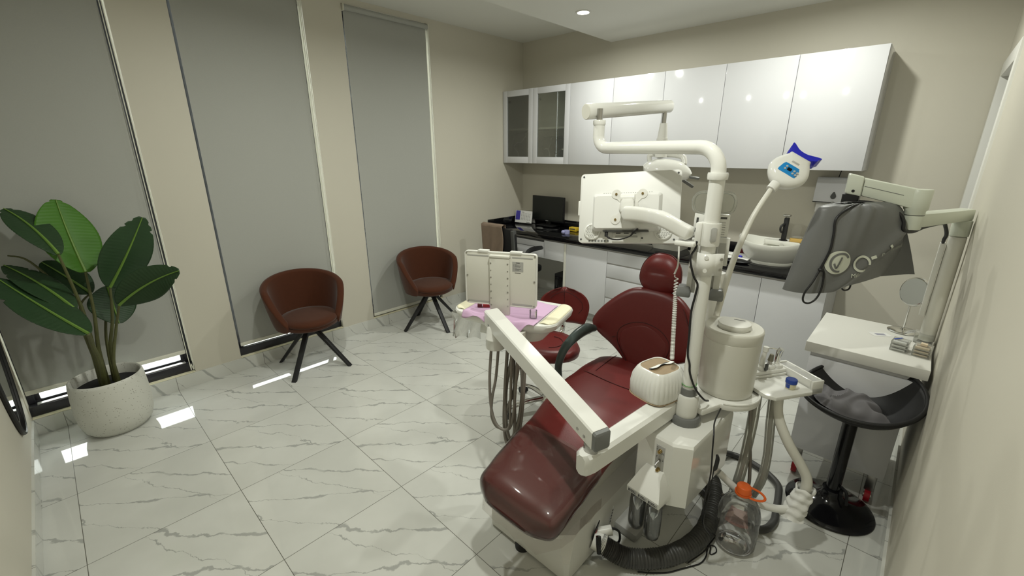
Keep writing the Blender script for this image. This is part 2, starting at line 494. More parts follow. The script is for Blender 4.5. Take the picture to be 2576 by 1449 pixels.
BL = [('grey roller blind behind the potted plant, hanging short above its sill', .268, -4.274, -3.452),
      ('grey roller blind behind the rust chair on the left, ending just above the window bar', .200, -3.088, -2.268),
      ('grey roller blind nearest the room corner, let down fully to the skirting', .124, -1.893, -1.066)]
for i, (lab, z, a, b) in enumerate(BL):
    t = thing('roller_blind', lab, 'blind', (0, (a + b) / 2, z), 'roller blinds')
    x0 = -.014
    obj('blind_fabric', MB().box((x0 - .001, a, z + .02), (x0, b, 2.845)), M_['blind'], t, 0)
    obj('bottom_rail', MB().box((x0 - .007, a - .001, z), (x0 + .006, b + .001, z + .030), .004), M_['rail'], t)
    obj('roller_tube', MB().cyl((.004, a - .005, 2.848), (.004, b + .005, 2.848), .021, n=28), M_['blind'], t)
    br = MB().box((-.024, a - .013, 2.82), (.028, a - .005, 2.874), .004).box((-.024, b + .005, 2.82), (.028, b + .013, 2.874), .004)
    obj_each('bracket', br, M_['rail'], t)
    yc = b + .012
    zb = (.19, .42, .62)[i]
    pts = [(.012, yc - .004, 2.83), (.014, yc - .006, 1.5), (.016, yc - .008, zb + .06), (.018, yc, zb), (.018, yc + .014, zb + .06), (.014, yc + .012, 1.5), (.012, yc + .005, 2.83)]
    obj('pull_cord', MB().tube(pts, .0028, 6, sub=6), M_['cord'], t)

# downlights: recessed trims, lit diffusers and their lamps
DL = [(1.556, -.705, 'round ceiling downlight in view above the wall cabinets'), (1.57, -2.77, 'round ceiling downlight above the instrument tray'),
      (3.13, -.72, 'round ceiling downlight above the sink end of the room'), (3.13, -2.93, 'round ceiling downlight above the foot of the dental chair')]
for (x, y, lab) in DL:
    t = thing('ceiling_downlight', lab, 'downlight', (x, y, ZC), 'recessed ceiling downlights')
    obj('trim_ring', MB().lathe([(.045, -.001), (.060, -.001), (.060, -.004), (.048, -.008), (.045, -.004)], (x, y, ZC), 40, cap=False), M_['white_mat'], t)
    obj('diffuser', MB().lathe([(.047, -.0015), (.047, -.0035)], (x, y, ZC), 40), M_['lamp'], t)
    l = bpy.data.lights.new('downlight_lamp', 'AREA'); l.shape = 'DISK'; l.size = .09; l.energy = LAMP_W
    l.color = LAMP_COL; l.spread = math.radians(175)
    lo = bpy.data.objects.new('downlight_lamp', l); COL.objects.link(lo); lo.location = (x, y, ZC - .012)

# oval wall mirror on the near wall
t = thing('wall_mirror', 'oval black rimmed mirror on the wall at the far left edge', 'mirror', (.46, YN, .25))
n = 72
prof = [(.46 + .295 * math.cos(2 * PI * k / n), 1.10 + .85 * math.sin(2 * PI * k / n)) for k in range(n)]
Mx = frame((0, YN, 0), (-1, 0, 0), (0, 0, 1))   # local x = -x, local y = z, local z = +y
obj('mirror_pane', MB().prism([(-p[0], p[1]) for p in prof], .002, .008, M=Mx), M_['mirror'], t, 30)
obj('mirror_rim', MB().tube([(p[0], YN + .0105, p[1]) for p in prof], .010, 8, closed=True), M_['black'], t)
# ------------------------------------------------------------------ back wall: cabinets, worktop, desk
YF = YB - .35; ZT, ZB = 2.368, 1.582
XS = [.006, .4634, .9628, 1.4623, 1.9619, 2.4629, 2.9552, 3.4518]
def carcass(x0, x1, y0, y1, z0, z1, t=.018, back=True):
    m = MB().box((x0, y0, z0), (x0 + t, y1, z1)).box((x1 - t, y0, z0), (x1, y1, z1)).box((x0 + t, y0, z0), (x1 - t, y1, z0 + t)).box((x0 + t, y0, z1 - t), (x1 - t, y1, z1))
    if back: m.box((x0 + t, y1 - .008, z0 + t), (x1 - t, y1, z1 - t))
    return m
t = thing('wall_cabinet', 'white wall cabinet with two glass doors beside the window wall', 'cabinet', (.48, .15, ZB))
obj('carcass', carcass(XS[0], XS[2], YF + .020, YB, ZB, ZT), M_['cab_in'], t, 0)
obj('shelf', MB().box((XS[0] + .018, YF + .03, 1.945), (XS[2] - .018, YB - .01, 1.965)), M_['cab_in'], t, 0)
for k in (0, 1):
    a, b = XS[k] + .0015, XS[k + 1] - .0015
    f = MB(); q = .062
    f.box((a, YF, ZB), (a + q, YF + .019, ZT), .0015).box((b - q, YF, ZB), (b, YF + .019, ZT), .0015)
    f.box((a + q, YF, ZB), (b - q, YF + .019, ZB + q + .01), .0015).box((a + q, YF, ZT - q), (b - q, YF + .019, ZT), .0015)
    d = obj('glass_door', f, M_['cab'], t, 30)
    obj('door_pane', MB().box((a + q - .004, YF + .008, ZB + q), (b - q + .004, YF + .012, ZT - q + .004)), M_['cab_glass'], d, 0)
    obj('door_hinge', MB().box((a + q + .004, YF + .013, 2.24), (a + q + .03, YF + .03, 2.265), .003), M_['dgrey'], d)
labs = ['white gloss wall cabinet right beside the glass doors', 'white gloss wall cabinet second from the glass doors, behind the lamp arm',
        'white gloss wall cabinet in the middle, third from the glass doors', 'white gloss wall cabinet fourth from the glass doors, second from the right end', 'white gloss wall cabinet at the right end, above the paper towel dispenser']
for k in range(2, 7):
    t = thing('wall_cabinet', labs[k - 2], 'cabinet', ((XS[k] + XS[k + 1]) / 2, .15, ZB))
    obj('carcass', MB().box((XS[k], YF + .021, ZB), (XS[k + 1], YB, ZT), .001), M_['cab'], t, 30)
    obj('cabinet_door', MB().box((XS[k] + .0018, YF, ZB + .001), (XS[k + 1] - .0018, YF + .0195, ZT - .001), .0012), M_['cab'], t, 30)

# things behind the glass doors
t = thing('face_shield', 'dark folded face shield with a clear visor behind the left glass door', 'face shield', (.25, .14, ZB + .019))
z0 = ZB + .019
obj('shell', MB().loft([[(.10 + p[0] * k + (1 - k) * .10, .14 + p[1] * .5, z0 + h + p[2] * 0) for p in [(-.02, -.2, 0), (.27, -.2, 0), (.30, .2, 0), (.02, .2, 0)]] for k, h in ((1, .0), (1.02, .12), (.75, .24), (.35, .315))]), M_['black'], t, 30)
obj('visor', MB().box((.27, .05, z0 + .19), (.33, .06, z0 + .335), .004, M=None), M_['acrylic'], t)
obj('strap', MB().tube([(.12, .035, z0 + .17), (.18, .03, z0 + .21), (.24, .03, z0 + .215), (.31, .03, z0 + .28)], .004, 6, sub=3).tube([(.13, .032, z0 + .15), (.19, .03, z0 + .10), (.20, .03, z0 + .05)], .004, 6, sub=3), M_['lgrey'], t)
t = thing('face_shield', 'dark face shield with a side lamp behind the right glass door', 'face shield', (.66, .14, z0))
obj('shell', MB().loft([[(.545 + p[0] * k, .15 + p[1] * .45, z0 + h) for p in [(0, -.2, 0), (.19, -.2, 0), (.19, .2, 0), (0, .2, 0)]] for k, h in ((1, 0), (1.0, .12), (.85, .24), (.7, .27))]), M_['black'], t, 30)
obj('lamp_arm', MB().cyl((.72, .06, z0 + .09), (.83, .05, z0 + .13), .013), M_['black'], t)
obj('lens', MB().ell((.835, .048, z0 + .133), (.017, .017, .017)), M_['chrome'], t)
obj('strap', MB().tube([(.56, .055, z0 + .13), (.62, .05, z0 + .14), (.65, .05, z0 + .09), (.65, .05, z0 + .03)], .006, 6, sub=4).tube([(.67, .052, z0 + .25), (.66, .05, z0 + .19), (.63, .05, z0 + .13)], .004, 6, sub=3), M_['grey'], t)
t = obj('instrument_case', MB().box((.77, .02, z0), (.925, .20, z0 + .035), .008), M_['black']); tag(t, 'flat black case lying at the right of the glass cabinet floor', 'case')

# worktop with upstands
YC = -.305
w = MB().box((.003, YC, .806), (3.46, YB, .850), .004)
w.box((.02, YB - .018, .850), (3.46, YB, .925), .002).box((.003, -.305, .850), (.02, YB, .925), .002)
tag(obj('worktop', w, M_['granite'], None, 30), 'long black granite worktop with a low upstand along the back wall', 'worktop')
YD = -.277
def base_unit(x0, x1, lab, fronts, name='base_cabinet', cat='cabinet'):
    t = thing(name, lab, cat, ((x0 + x1) / 2, 0, 0))
    obj('carcass', MB().box((x0, YD + .02, .09), (x1, YB - .004, .785)), M_['cab'], t, 0)
    obj('top_strip', MB().box((x0, YD + .004, .785), (x1, YB - .02, .805)), M_['al'], t, 0)
    obj('plinth', MB().box((x0, YD + .05, 0.001), (x1, YB - .02, .09)), M_['lgrey'], t, 0)
    for (nm, a, b, z0, z1) in fronts:
        obj(nm, MB().box((a + .0015, YD, z0), (b - .0015, YD + .0195, z1), .0012), M_['cab'], t, 30)
        if nm == 'drawer':
            obj('pull_strip', MB().box((a + .002, YD + .003, z1), (b - .002, YD + .0195, z1 + .014)), M_['al'], t, 0)
    return t
base_unit(1.165, 1.660, 'white base cabinet with one door next to the desk opening', [('cabinet_door', 1.165, 1.660, .095, .785)])
base_unit(1.660, 2.215, 'white drawer unit behind the red headrest', [('drawer', 1.660, 2.215, .672, .785), ('drawer', 1.660, 2.215, .530, .658), ('drawer', 1.660, 2.215, .322, .516), ('drawer', 1.660, 2.215, .095, .308)], 'drawer_unit', 'drawers')
base_unit(2.215, 3.0185, 'white base cabinet behind the pole and the white canister', [('cabinet_door', 2.215, 2.6165, .095, .785), ('cabinet_door', 2.6165, 3.0185, .095, .785)])
base_unit(3.0185, 3.44, 'white base cabinet at the right end, below the sink', [('cabinet_door', 3.0185, 3.44, .095, .785)])
# desk front under the worktop: shallow drawers over a knee hole, with a side panel
t = thing('desk_unit', 'white desk front with shallow drawers over the knee space', 'desk', (.6, 0, 0))
obj('drawer_box', MB().box((.02, YD + .02, .585), (1.135, YB - .02, .785)), M_['cab'], t, 0)
obj('top_strip', MB().box((.02, YD + .004, .785), (1.165, YB - .02, .805)), M_['al'], t, 0)
obj('drawer', MB().box((.30, YD, .70), (.86, YD + .0195, .765), .0012), M_['cab'], t, 30)
obj('drawer', MB().box((.30, YD, .585), (.86, YD + .0195, .694), .0012), M_['cab'], t, 30)
obj('drawer_slot', MB().box((.30, YD + .004, .765), (.86, YD + .02, .785)), M_['gap'], t, 0)
obj('apron', MB().box((.864, YD, .585), (1.133, YD + .0195, .785), .0012), M_['cab'], t, 30)
obj('side_panel', MB().box((1.137, YD - .004, .002), (1.163, YB - .02, .785), .001), M_['offwhite'], t, 30)
obj('back_panel', MB().box((.02, YB - .03, .002), (1.137, YB - .022, .585)), M_['cab_in'], t, 0)

t = thing('computer_tower', 'black computer tower on the floor inside the desk opening', 'computer', (1.03, 0, 0))
obj('case', MB().box((.93, -.16, .0), (1.12, .24, .40), .006), M_['black'], t, 30)
obj('front_trim', MB().box((.94, -.168, .03), (1.11, -.160, .37), .003).box((.955, -.171, .22), (.985, -.168, .34)), M_['black_gloss'], t, 30)
obj('power_led', MB().box((1.07, -.172, .10), (1.105, -.168, .13), .001), M_['redp'], t, 30)

# desk things
t = thing('desktop_monitor', 'black desktop monitor standing at the back of the worktop', 'monitor', (.52, .2, .85))
obj('screen', MB().box((.287, .192, .905), (.765, .222, 1.20), .004), M_['black'], t, 30)
obj('screen_panel', MB().box((.296, .1905, .922), (.756, .193, 1.192)), M_['screen'], t, 0)
obj('stand', MB().box((.49, .215, .86), (.56, .235, 1.0), .004).box((.40, .13, .8505), (.65, .29, .862), .005), M_['black'], t, 30)
obj('badge', MB().box((.50, .1895, .909), (.54, .1921, .914)), M_['lgrey'], t, 0)

t = thing('desk_calendar', 'white tent desk calendar with a violet side panel', 'calendar', (.17, .15, .85))
MA = frame((.045, .135, .852), (.985, .17, 0), (0.02, .22, 1))
obj('page', MB().box((0, 0, 0), (.245, .150, .004), M=MA), M_['paper'], t, 0)
obj('back_leaf', MB().box((0, 0, 0), (.245, .150, .004), M=frame((.04, .215, .852), (.985, .17, 0), (0.0, -.30, 1))), M_['paper'], t, 0)
obj('colour_panel', MB().box((.006, .032, .004), (.07, .147, .0052), M=MA).box((.012, .10, .0052), (.05, .104, .006), M=MA), M_['purple'], t, 0)
p = MB()
for r in range(6):
    for c in range(6): p.box((.085 + c * .024, .035 + r * .015, .004), (.098 + c * .024, .039 + r * .015, .0048), M=MA)
p.box((.085, .128, .004), (.125, .133, .0048), M=MA).box((.17, .008, .004), (.22, .013, .0048), M=MA)
obj('date_print', p, M_['darkp'], t, 0)
b = MB()
for k in range(12):
    c0 = MA @ V((.012 + k * .0195, .149, -.006))
    b.tube([c0 + V((0, math.sin(a) * .009, math.cos(a) * .009)) for a in [2 * PI * i / 10 for i in range(10)]], .0012, 5, closed=True)
obj('ring_binding', b, M_['steel'], t)
t = thing('sticky_note_box', 'small yellow box on the worktop right of the monitor', 'box', (.99, .1, .85))
obj('box_body', MB().box((.93, .08, .8505), (1.03, .14, .895), .004), M_['yellow'], t, 30)
obj('box_print', MB().box((.945, .0785, .872), (1.015, .0805, .882)), M_['darkp'], t, 0)
t = thing('computer_mouse', 'small grey mouse with its cable on the black worktop', 'mouse', (.62, -.06, .85))
obj('mouse_body', MB().ell((.62, -.06, .862), (.05, .028, .016)), M_['dgrey'], t)
obj('mouse_cable', MB().tube([(.66, -.05, .856), (.72, .0, .854), (.80, .06, .854), (.74, .15, .854)], .003, 6, sub=5), M_['black'], t)
t = obj('tape_roll', MB().lathe([(.018, 0), (.032, 0), (.034, .02), (.032, .04), (.018, .04)], (1.02, -.08, .8505), 20).ell((1.0, -.12, .872), (.022, .02, .022)), mat('pale_violet_plastic', (.35, .36, .6), .4)); tag(t, 'pale violet plastic item on the worktop behind the big white monitor', 'dispenser')

# white things on the worktop behind the pole
t = thing('storage_bin', 'white plastic bin on the worktop behind the big white monitor', 'bin', (2.16, .05, .85))
obj('bin_body', MB().loft([[(p[0], p[1], z) for p in rrect(w_, d_, .03, 4, 2.16, .0)] for w_, d_, z in ((.26, .22, .8505), (.33, .28, .97), (.35, .30, .97), (.35, .30, .985), (.325, .275, .985), (.25, .21, .856))]), M_['offwhite'], t, 40)
obj('bin_handle', MB().box((2.08, -.157, .92), (2.20, -.145, .945), .004), M_['dgrey'], t)
t = thing('soap_dispenser', 'white soap dispenser on the back wall right of the big monitor', 'dispenser', (2.33, .27, 1.2))
obj('dispenser_body', MB().prism(rrect(.115, .20, .03), 0, .085, .015, M=frame((2.40, YB, 1.20), (1, 0, 0), (0, 0, 1)) @ Matrix.Scale(1, 4)), M_['white_gloss'], t)
obj('spout', MB().cyl((2.40, .27, 1.10), (2.40, .27, 1.07), .014), M_['lgrey'], t)
t = obj('paper_folder', MB().box((2.60, -.19, .8505), (2.86, .06, .872), .003).box((2.62, -.17, .872), (2.87, .07, .880), .002), M_['paper']); tag(t, 'pale paper folder on the worktop left of the sink', 'folder')
t = obj('maroon_carton', MB().box((2.70, .14, .8505), (2.80, .24, .935), .003), M_['maroon']); tag(t, 'small maroon carton at the wall beside the sink', 'box')
t = thing('marker_pen', 'white marker pen with a blue end lying on the paper folder', 'pen', (2.74, -.05, .88))
obj('pen_barrel', MB().cyl((2.62, -.03, .889), (2.765, -.085, .889), .008), M_['white'], t)
obj('pen_cap', MB().cyl((2.765, -.085, .889), (2.81, -.102, .889), .010, .007), M_['blue'], t)
t = obj('black_pouch', MB().ell((2.80, -.19, .868), (.10, .055, .0175)), M_['black']); tag(t, 'flat black pouch on the worktop in front of the sink foot', 'pouch')

# sink
t = thing('vessel_sink', 'white ceramic vessel sink on the black worktop', 'sink', (3.0, .0, .85))
cx, cy, rx, ry = 2.985, .005, .245, .195
def ring(kx, ky, z, lift=0.0, n=48):
    out = []
    for k in range(n):
        a = 2 * PI * k / n; e = abs(math.cos(a)) ** 2.5
        out.append((cx + rx * kx * math.cos(a), cy + ry * ky * math.sin(a), z + lift * e))
    return out
obj('basin', MB().loft([ring(.66, .62, .8505), ring(.68, .64, .868), ring(.66, .62, .874), ring(.80, .78, .915), ring(.95, .94, .975, .02), ring(1.0, 1.0, 1.015, .035), ring(.985, .98, 1.022, .035), ring(.955, .94, 1.018, .035), ring(.88, .84, .97, .01), ring(.6, .55, .905), ring(.15, .15, .893)]), M_['ceramic'], t, 60)
obj('faucet_ledge', MB().prism(rrect(.26, .10, .04), 0, .035, .008, M=Matrix.Translation((3.03, .125, .985))), M_['ceramic'], t)
obj('overflow_ring', MB().cyl((3.04, .072, .992), (3.04, .064, .990), .014), M_['chrome'], t)
t = thing('sink_faucet', 'tall matt black faucet standing behind the sink', 'faucet', (3.035, .125, 1.02))
obj('faucet_body', MB().box((3.018, .108, 1.0205), (3.052, .142, 1.205), .006).cyl((3.035, .125, 1.0205), (3.035, .125, 1.027), .030), M_['black_mat'], t)
obj('spout', MB().tube([(3.03, .115, 1.155), (3.020, .085, 1.150), (3.012, .070, 1.130), (3.016, .078, 1.098), (3.026, .10, 1.088)], [.009, .009, .008, .008, .008], 10, sub=4), M_['black_mat'], t)
obj('lever', MB().cyl((3.035, .125, 1.205), (3.035, .125, 1.218), .012).box((3.008, .085, 1.218), (3.062, .135, 1.230), .004), M_['steel'], t)
t = thing('soap_dish', 'amber soap in a clear dish on the back ledge of the sink', 'soap', (3.12, .1, 1.022))
obj('soap_bar', MB().prism(rrect(.10, .05, .018), 0, .028, .008, M=Matrix.Translation((3.13, .125, 1.021))), M_['soap'], t)
obj('dish_lid', MB().prism(rrect(.075, .04, .015), 0, .018, .006, M=Matrix.Translation((3.125, .128, 1.049))), M_['acrylic'], t)
t = thing('dish_brush', 'white brush with its handle leaning beside the sink', 'brush', (3.3, .2, .85))
obj('handle', MB().tube([(3.205, .19, 1.06), (3.25, .21, 1.10), (3.33, .23, 1.165)], [.010, .009, .008], 8, sub=4), M_['white'], t)
obj('brush_head', MB().ell((3.19, .18, 1.052), (.03, .022, .014)).cyl((3.24, .22, .8505), (3.20, .188, 1.05), .018), M_['offwhite'], t)

# paper towel dispenser on the wall
t = thing('paper_towel_dispenser', 'white paper towel dispenser on the back wall above the sink', 'dispenser', (3.29, .27, 1.34))
prof = [(0, 0), (.105, .0), (.105, .07), (.09, .17), (.08, .185), (0, .185)]
Mt = frame((3.165, YB, 1.338), (0, -1, 0), (0, 0, 1))
obj('dispenser_body', MB().prism([(p[0], p[1]) for p in prof], -.255, 0, .006, M=Mt), M_['cab'], t)
obj('base_lip', MB().box((3.165, YB - .106, 1.333), (3.42, YB - .002, 1.339)), M_['dgrey'], t, 0)
dp = [(.018 * math.sin(a) * (1 if math.cos(a) < 0 else (1 - .55 * math.cos(a))), -.022 * math.cos(a) * -1 * (1 if math.cos(a) < 0 else 1.5)) for a in [2 * PI * k / 28 for k in range(28)]]
Md = frame((3.292, YB - .1062, 1.385), (1, 0, 0), (0, .06, 1))
obj('level_window', MB().prism(dp, -.004, .004, M=Md).prism([(p[0] * .5, p[1] * .55 + .002) for p in dp], .004, .0055, M=Md), M_['dgrey'], t, 30)
obj('badge', MB().box((3.275, YB - .0925, 1.478), (3.31, YB - .085, 1.484)), M_['lgrey'], t, 0)
obj('towel_sheet', MB().box((3.185, YB - .06, 1.255), (3.40, YB - .058, 1.335)), M_['paper'], t, 0)
obj('hanging_cord', MB().cyl((3.29, YB - .02, 1.52), (3.30, YB - .02, 1.581), .003), M_['black'], t)

# office chair with a cloth over its back
t = thing('office_chair', 'black mesh office chair pushed up to the desk', 'chair', (.62, -.45, 0))
Mb = frame((.60, -.66, .52), (1, .04, 0), (0, -.10, 1))
obj('backrest', MB().prism(rrect(.44, .46, .07, 5, 0, .20), -.02, .02, .012, M=Mb), M_['black'], t)
obj('back_frame', MB().box((.17, -.03, -.022), (.215, .42, .030), .01, M=Mb).box((-.215, -.03, -.022), (-.17, .42, .03), .01, M=Mb), M_['dgrey'], t)
obj('seat', MB().prism(rrect(.47, .46, .1), .43, .49, .02, M=Matrix.Translation((.60, -.44, 0))), M_['black'], t)
for s in (-1, 1):
    obj('armrest', MB().tube([(.60 + s * .22, -.60, .47), (.60 + s * .28, -.60, .56), (.60 + s * .285, -.58, .69), (.60 + s * .28, -.50, .72), (.60 + s * .28, -.34, .715)], [.018, .02, .022, .028, .022], 8, sub=4), M_['black'], t)
obj('gas_column', MB().cyl((.60, -.44, .09), (.60, -.44, .43), .025), M_['black'], t)
for k in range(5):
    a = 2 * PI * k / 5 + .3
    c, s = math.cos(a), math.sin(a)
    lg = obj('leg', MB().tube([(.60, -.44, .11), (.60 + .28 * c, -.44 + .28 * s, .065)], [.025, .016], 8), M_['black'], t)
    obj('caster', MB().cyl((.60 + .28 * c - .02 * s, -.44 + .28 * s + .02 * c, .026), (.60 + .28 * c + .02 * s, -.44 + .28 * s - .02 * c, .026), .025, n=14), M_['rubber'], lg)
def cloth(u, v):
    x = -.235 + u * .30; z = .455 - v * (.42 + .05 * math.sin(u * 7))
    return Mb @ V((x + .02 * math.sin(v * 5) * u - .02 * v * u, z, .037 + .012 * math.sin(u * 14 + v * 2) * (.3 + v)))
m = MB().grid(cloth, 26, 22)
m.grid(lambda u, v: Mb @ V((-.235 + u * .30, .455 + .012 * math.sin(PI * v), .037 - v * .075 + .004 * math.sin(u * 14))), 26, 6)
m.grid(lambda u, v: Mb @ V((-.235 + u * .29, .455 - v * .22, -.038 - .006 * math.sin(u * 12))), 26, 8)
t = obj('draped_cloth', m, M_['beige']); tag(t, 'taupe cloth draped over the back of the black office chair', 'cloth')
md = t.modifiers.new('Solidify', 'SOLIDIFY'); md.thickness = .004
# ------------------------------------------------------------------ rust tub chairs
def tub_chair(label, leg0=PI / 4):
    t = thing('tub_chair', label, 'chair', (0, 0, 0), 'rust tub chairs along the window wall')
    AM = math.radians(128)
    def rad(z):                       # shell flares upward
        k = max(0, min(1, (z - .36) / .44))
        return .235 + .085 * k ** .7
    def rim(th):
        k = abs(th) / AM
        a = .772 - .085 * min(1, k / .72) ** 2
        return a - (.235 * ((k - .72) / .28) ** 1.15 if k > .72 else 0)
    def pt(th, z, off):
        r = rad(z) + off
        return V((-r * math.cos(th) * .96 + .0, r * math.sin(th) * 1.02, z))
    N, K = 48, 11
    outer = []; 
    def sec(th):
        zt = rim(th); zb = .375
        pts = []
        for k in range(K):            # outside going up
            s = k / (K - 1); pts.append(pt(th, zb + (zt - .02 - zb) * s, .0))
        for k in range(5):            # rolled rim
            a = PI * (k + .5) / 5
            pts.append(pt(th, zt - .02 + .020 * math.sin(a), -.026 + .026 * math.cos(a)))
        for k in range(K):            # inside going down
            s = 1 - k / (K - 1); pts.append(pt(th, zb + .04 + (zt - .02 - zb - .04) * s, -.052))
        return pts
    secs = [sec(-AM + 2 * AM * i / N) for i in range(N + 1)]
    # round off the two front ends
    def shrink(ps, f, dx):
        c = sum(ps, V((0, 0, 0))) / len(ps)
        return [c + (p - c) * f + V((dx, 0, 0)) for p in ps]
    e0, e1 = secs[0], secs[-1]
    secs = [shrink(e0, .35, .020), shrink(e0, .75, .014)] + secs + [shrink(e1, .75, .014), shrink(e1, .35, .020)]
    obj('shell', MB().loft(secs), M_['rust'], t, 60)
    u = MB().lathe([(.02, .350), (.13, .352), (.20, .366), (.232, .385), (.236, .41), (.10, .415)], (0.0, 0, 0), 40, sx=1.04, sy=1.0)
    obj('underside', u, M_['rust'], t, 60)
    def cush(a, z): return 1 + .16 * max(0, math.cos(a)) ** 2
    obj('seat', MB().lathe([(.05, .40), (.19, .40), (.214, .415), (.219, .435), (.205, .452), (.15, .458), (.02, .46)], (.012, 0, 0), 48, sy=.99, fn=cush), M_['rust'], t, 60)
    b = MB().cyl((0, 0, .30), (0, 0, .352), .026).lathe([(.03, .335), (.105, .34), (.105, .350), (.03, .352)], (0, 0, 0), 24)
    obj('swivel_hub', b, M_['black_mat'], t)
    for k in range(4):
        a = leg0 + k * PI / 2
        c, s = math.cos(a), math.sin(a)
        Ml = frame((.035 * c, .035 * s, .335), (-s, c, 0), (c * .272, s * .272, -.325))
        L = math.hypot(.277, .328)
        bar = MB().box((-.019, -.02, -.015), (.019, L, .015), .004, M=Ml)
        for i, p in enumerate(bar.v):
            if p.z < .02: bar.v[i] = V((p.x, p.y, 0))
        obj('leg', bar, M_['black_mat'], t, 30)
    return t
ch = tub_chair('rust velvet tub chair on black splayed legs before the middle blind')
ch.location = (.325, -2.655, 0); ch.rotation_euler = (0, 0, math.radians(-8))
c2 = tub_chair('rust velvet tub chair on black splayed legs before the blind nearest the corner', math.radians(8))
c2.location = (.325, -1.435, 0); c2.rotation_euler = (0, 0, math.radians(-14))

# ------------------------------------------------------------------ potted plant
PX, PY = .245, -3.905
t = thing('plant_pot', 'large white terrazzo plant pot standing at the left window', 'pot', (PX, PY, 0))
obj('pot_body', MB().lathe([(.10, .0), (.145, .004), (.172, .035), (.187, .09), (.192, .16), (.190, .25), (.184, .345), (.181, .362), (.174, .367), (.166, .362), (.165, .30), (.16, .285), (.02, .285)], (PX, PY, 0), 56), M_['pot'], t, 60)
obj('soil', MB().lathe([(.01, .305), (.10, .303), (.163, .298)], (PX, PY, 0), 40), M_['soil'], t, 60)
t = thing('artificial_plant', 'broad leaved green plant growing in the white terrazzo pot', 'plant', (PX, PY, .30))
CAMP = V((3.8145, -3.9186, 1.7227))
def leaf(B, C, T, w, m, bend=.05, notch=()):
    """leaf blade along the curve B-C-T, turned to the light of the room"""
    B, C, T = V(B), V(C), V(T)
    n, q = 22, 11
    toward = (V((2.6, -2.6, 1.9)) - C).normalized()
    def axis(s):
        a = B.lerp(C, s * 2) if s < .5 else C.lerp(T, (s - .5) * 2)
        b = B * (1 - s) ** 2 + (2 * C - (B + T) / 2) * 2 * s * (1 - s) + T * s * s
        return b
    def blade(u, v):
        s = v; P = axis(s); tg = (axis(min(1, s + .02)) - axis(max(0, s - .02))).normalized()
        sd = tg.cross(toward).normalized(); nm = sd.cross(tg).normalized()
        prof = (math.sin(PI * (s * .97 + .015)) ** .62) * (1 - .14 * (s - .35))
        for (s0, dp) in notch:
            prof *= 1 - dp * math.exp(-((s - s0) / .012) ** 2)
        x = (u - .5) * 2
        fold = .20 * abs(x) - bend * x * x * 3
        rip = .0010 * math.sin(s * 140 + abs(x) * 4) * min(1, abs(x) * 3)
        return P + sd * (x * w * prof) + nm * ((fold * w * .6) * prof + rip)
    b = obj('leaf', MB().grid(blade, 2 * q + 1, 3 * n), m, t, 80)
    md = b.modifiers.new('Solidify', 'SOLIDIFY'); md.thickness = .0025
    ax = []; rr = []
    for i in range(17):
        s = i / 16; tg = (axis(min(1, s + .02)) - axis(max(0, s - .02))).normalized()
        nm = tg.cross(toward).normalized().cross(tg).normalized()
        ax.append(axis(s) + nm * .0035); rr.append(.0075 * (1 - .8 * s) + .001)
    obj('midrib', MB().tube(ax, rr, 6), M_['rib'], b)
    return b
R0 = V((PX, PY, .30))
def stem(pts, r0, r1):
    obj('stem', MB().tube(pts, [r0 + (r1 - r0) * i / (len(pts) - 1) for i in range(len(pts))], 8, sub=5), M_['stem'], t)
LEAVES = [
 ((.300, -3.853, 1.044), (.190, -3.872, 1.250), (.090, -3.880, 1.452), .150, 'leaf_b', ((.97, .3),)),
 ((.377, -3.938, 1.178), (.238, -4.006, 1.321), (.110, -4.090, 1.420), .090, 'leaf', ((.93, .35),)),
 ((.357, -3.770, .946), (.392, -3.655, 1.140), (.408, -3.545, 1.345), .125, 'leaf', ((.84, .25), (.93, .25))),
 ((.484, -3.759, .860), (.580, -3.620, .975), (.697, -3.472, 1.050), .100, 'leaf', ((.9, .3),)),
 ((.195, -3.773, .920), (.225, -3.775, .805), (.280, -3.775, .690), .130, 'leaf', ()),
 ((.655, -3.922, .778), (.450, -4.057, .912), (.196, -4.200, 1.060), .115, 'leaf', ((.7, .2),)),
 ((.436, -3.944, .871), (.263, -4.048, 1.006), (.080, -4.165, 1.105), .085, 'leaf', ((.8, .25),)),
 ((.171, -3.857, .885), (.090, -3.937, .990), (.035, -4.020, 1.090), .100, 'leaf', ()),
]
for (B, C, T, w, m, nt_) in LEAVES: leaf(B, C, T, w, M_[m], notch=nt_)
stem([R0 + V((.03, .0, 0)), (.33, -3.90, .56), (.325, -3.87, .80), LEAVES[0][0]], .013, .006)
stem([R0 + V((.0, -.02, 0)), (.34, -3.92, .60), (.34, -3.915, .85), LEAVES[1][0]], .015, .006)
stem([R0 + V((.04, .05, 0)), (.345, -3.85, .55), (.35, -3.80, .75), LEAVES[2][0]], .012, .006)
stem([R0 + V((.05, .04, 0)), (.37, -3.85, .50), (.41, -3.80, .70), LEAVES[3][0]], .011, .006)
stem([R0 + V((-.02, .03, 0)), (.22, -3.85, .6), (.18, -3.80, .80), LEAVES[4][0]], .009, .005)
stem([R0 + V((.04, -.02, 0)), (.40, -3.91, .50), (.50, -3.92, .65), LEAVES[5][0]], .017, .009)
stem([R0 + V((-.01, -.03, 0)), (.30, -3.93, .52), (.32, -3.925, .70), LEAVES[6][0]], .012, .006)
stem([R0 + V((-.04, .0, 0)), (.20, -3.92, .60), (.14, -3.92, .80), LEAVES[7][0]], .009, .005)
stem([R0 + V((-.02, -.02, 0)), (.28, -3.935, .60), (.25, -3.96, .90), (.10, -4.06, 1.11), (.03, -4.14, 1.15)], .010, .004)

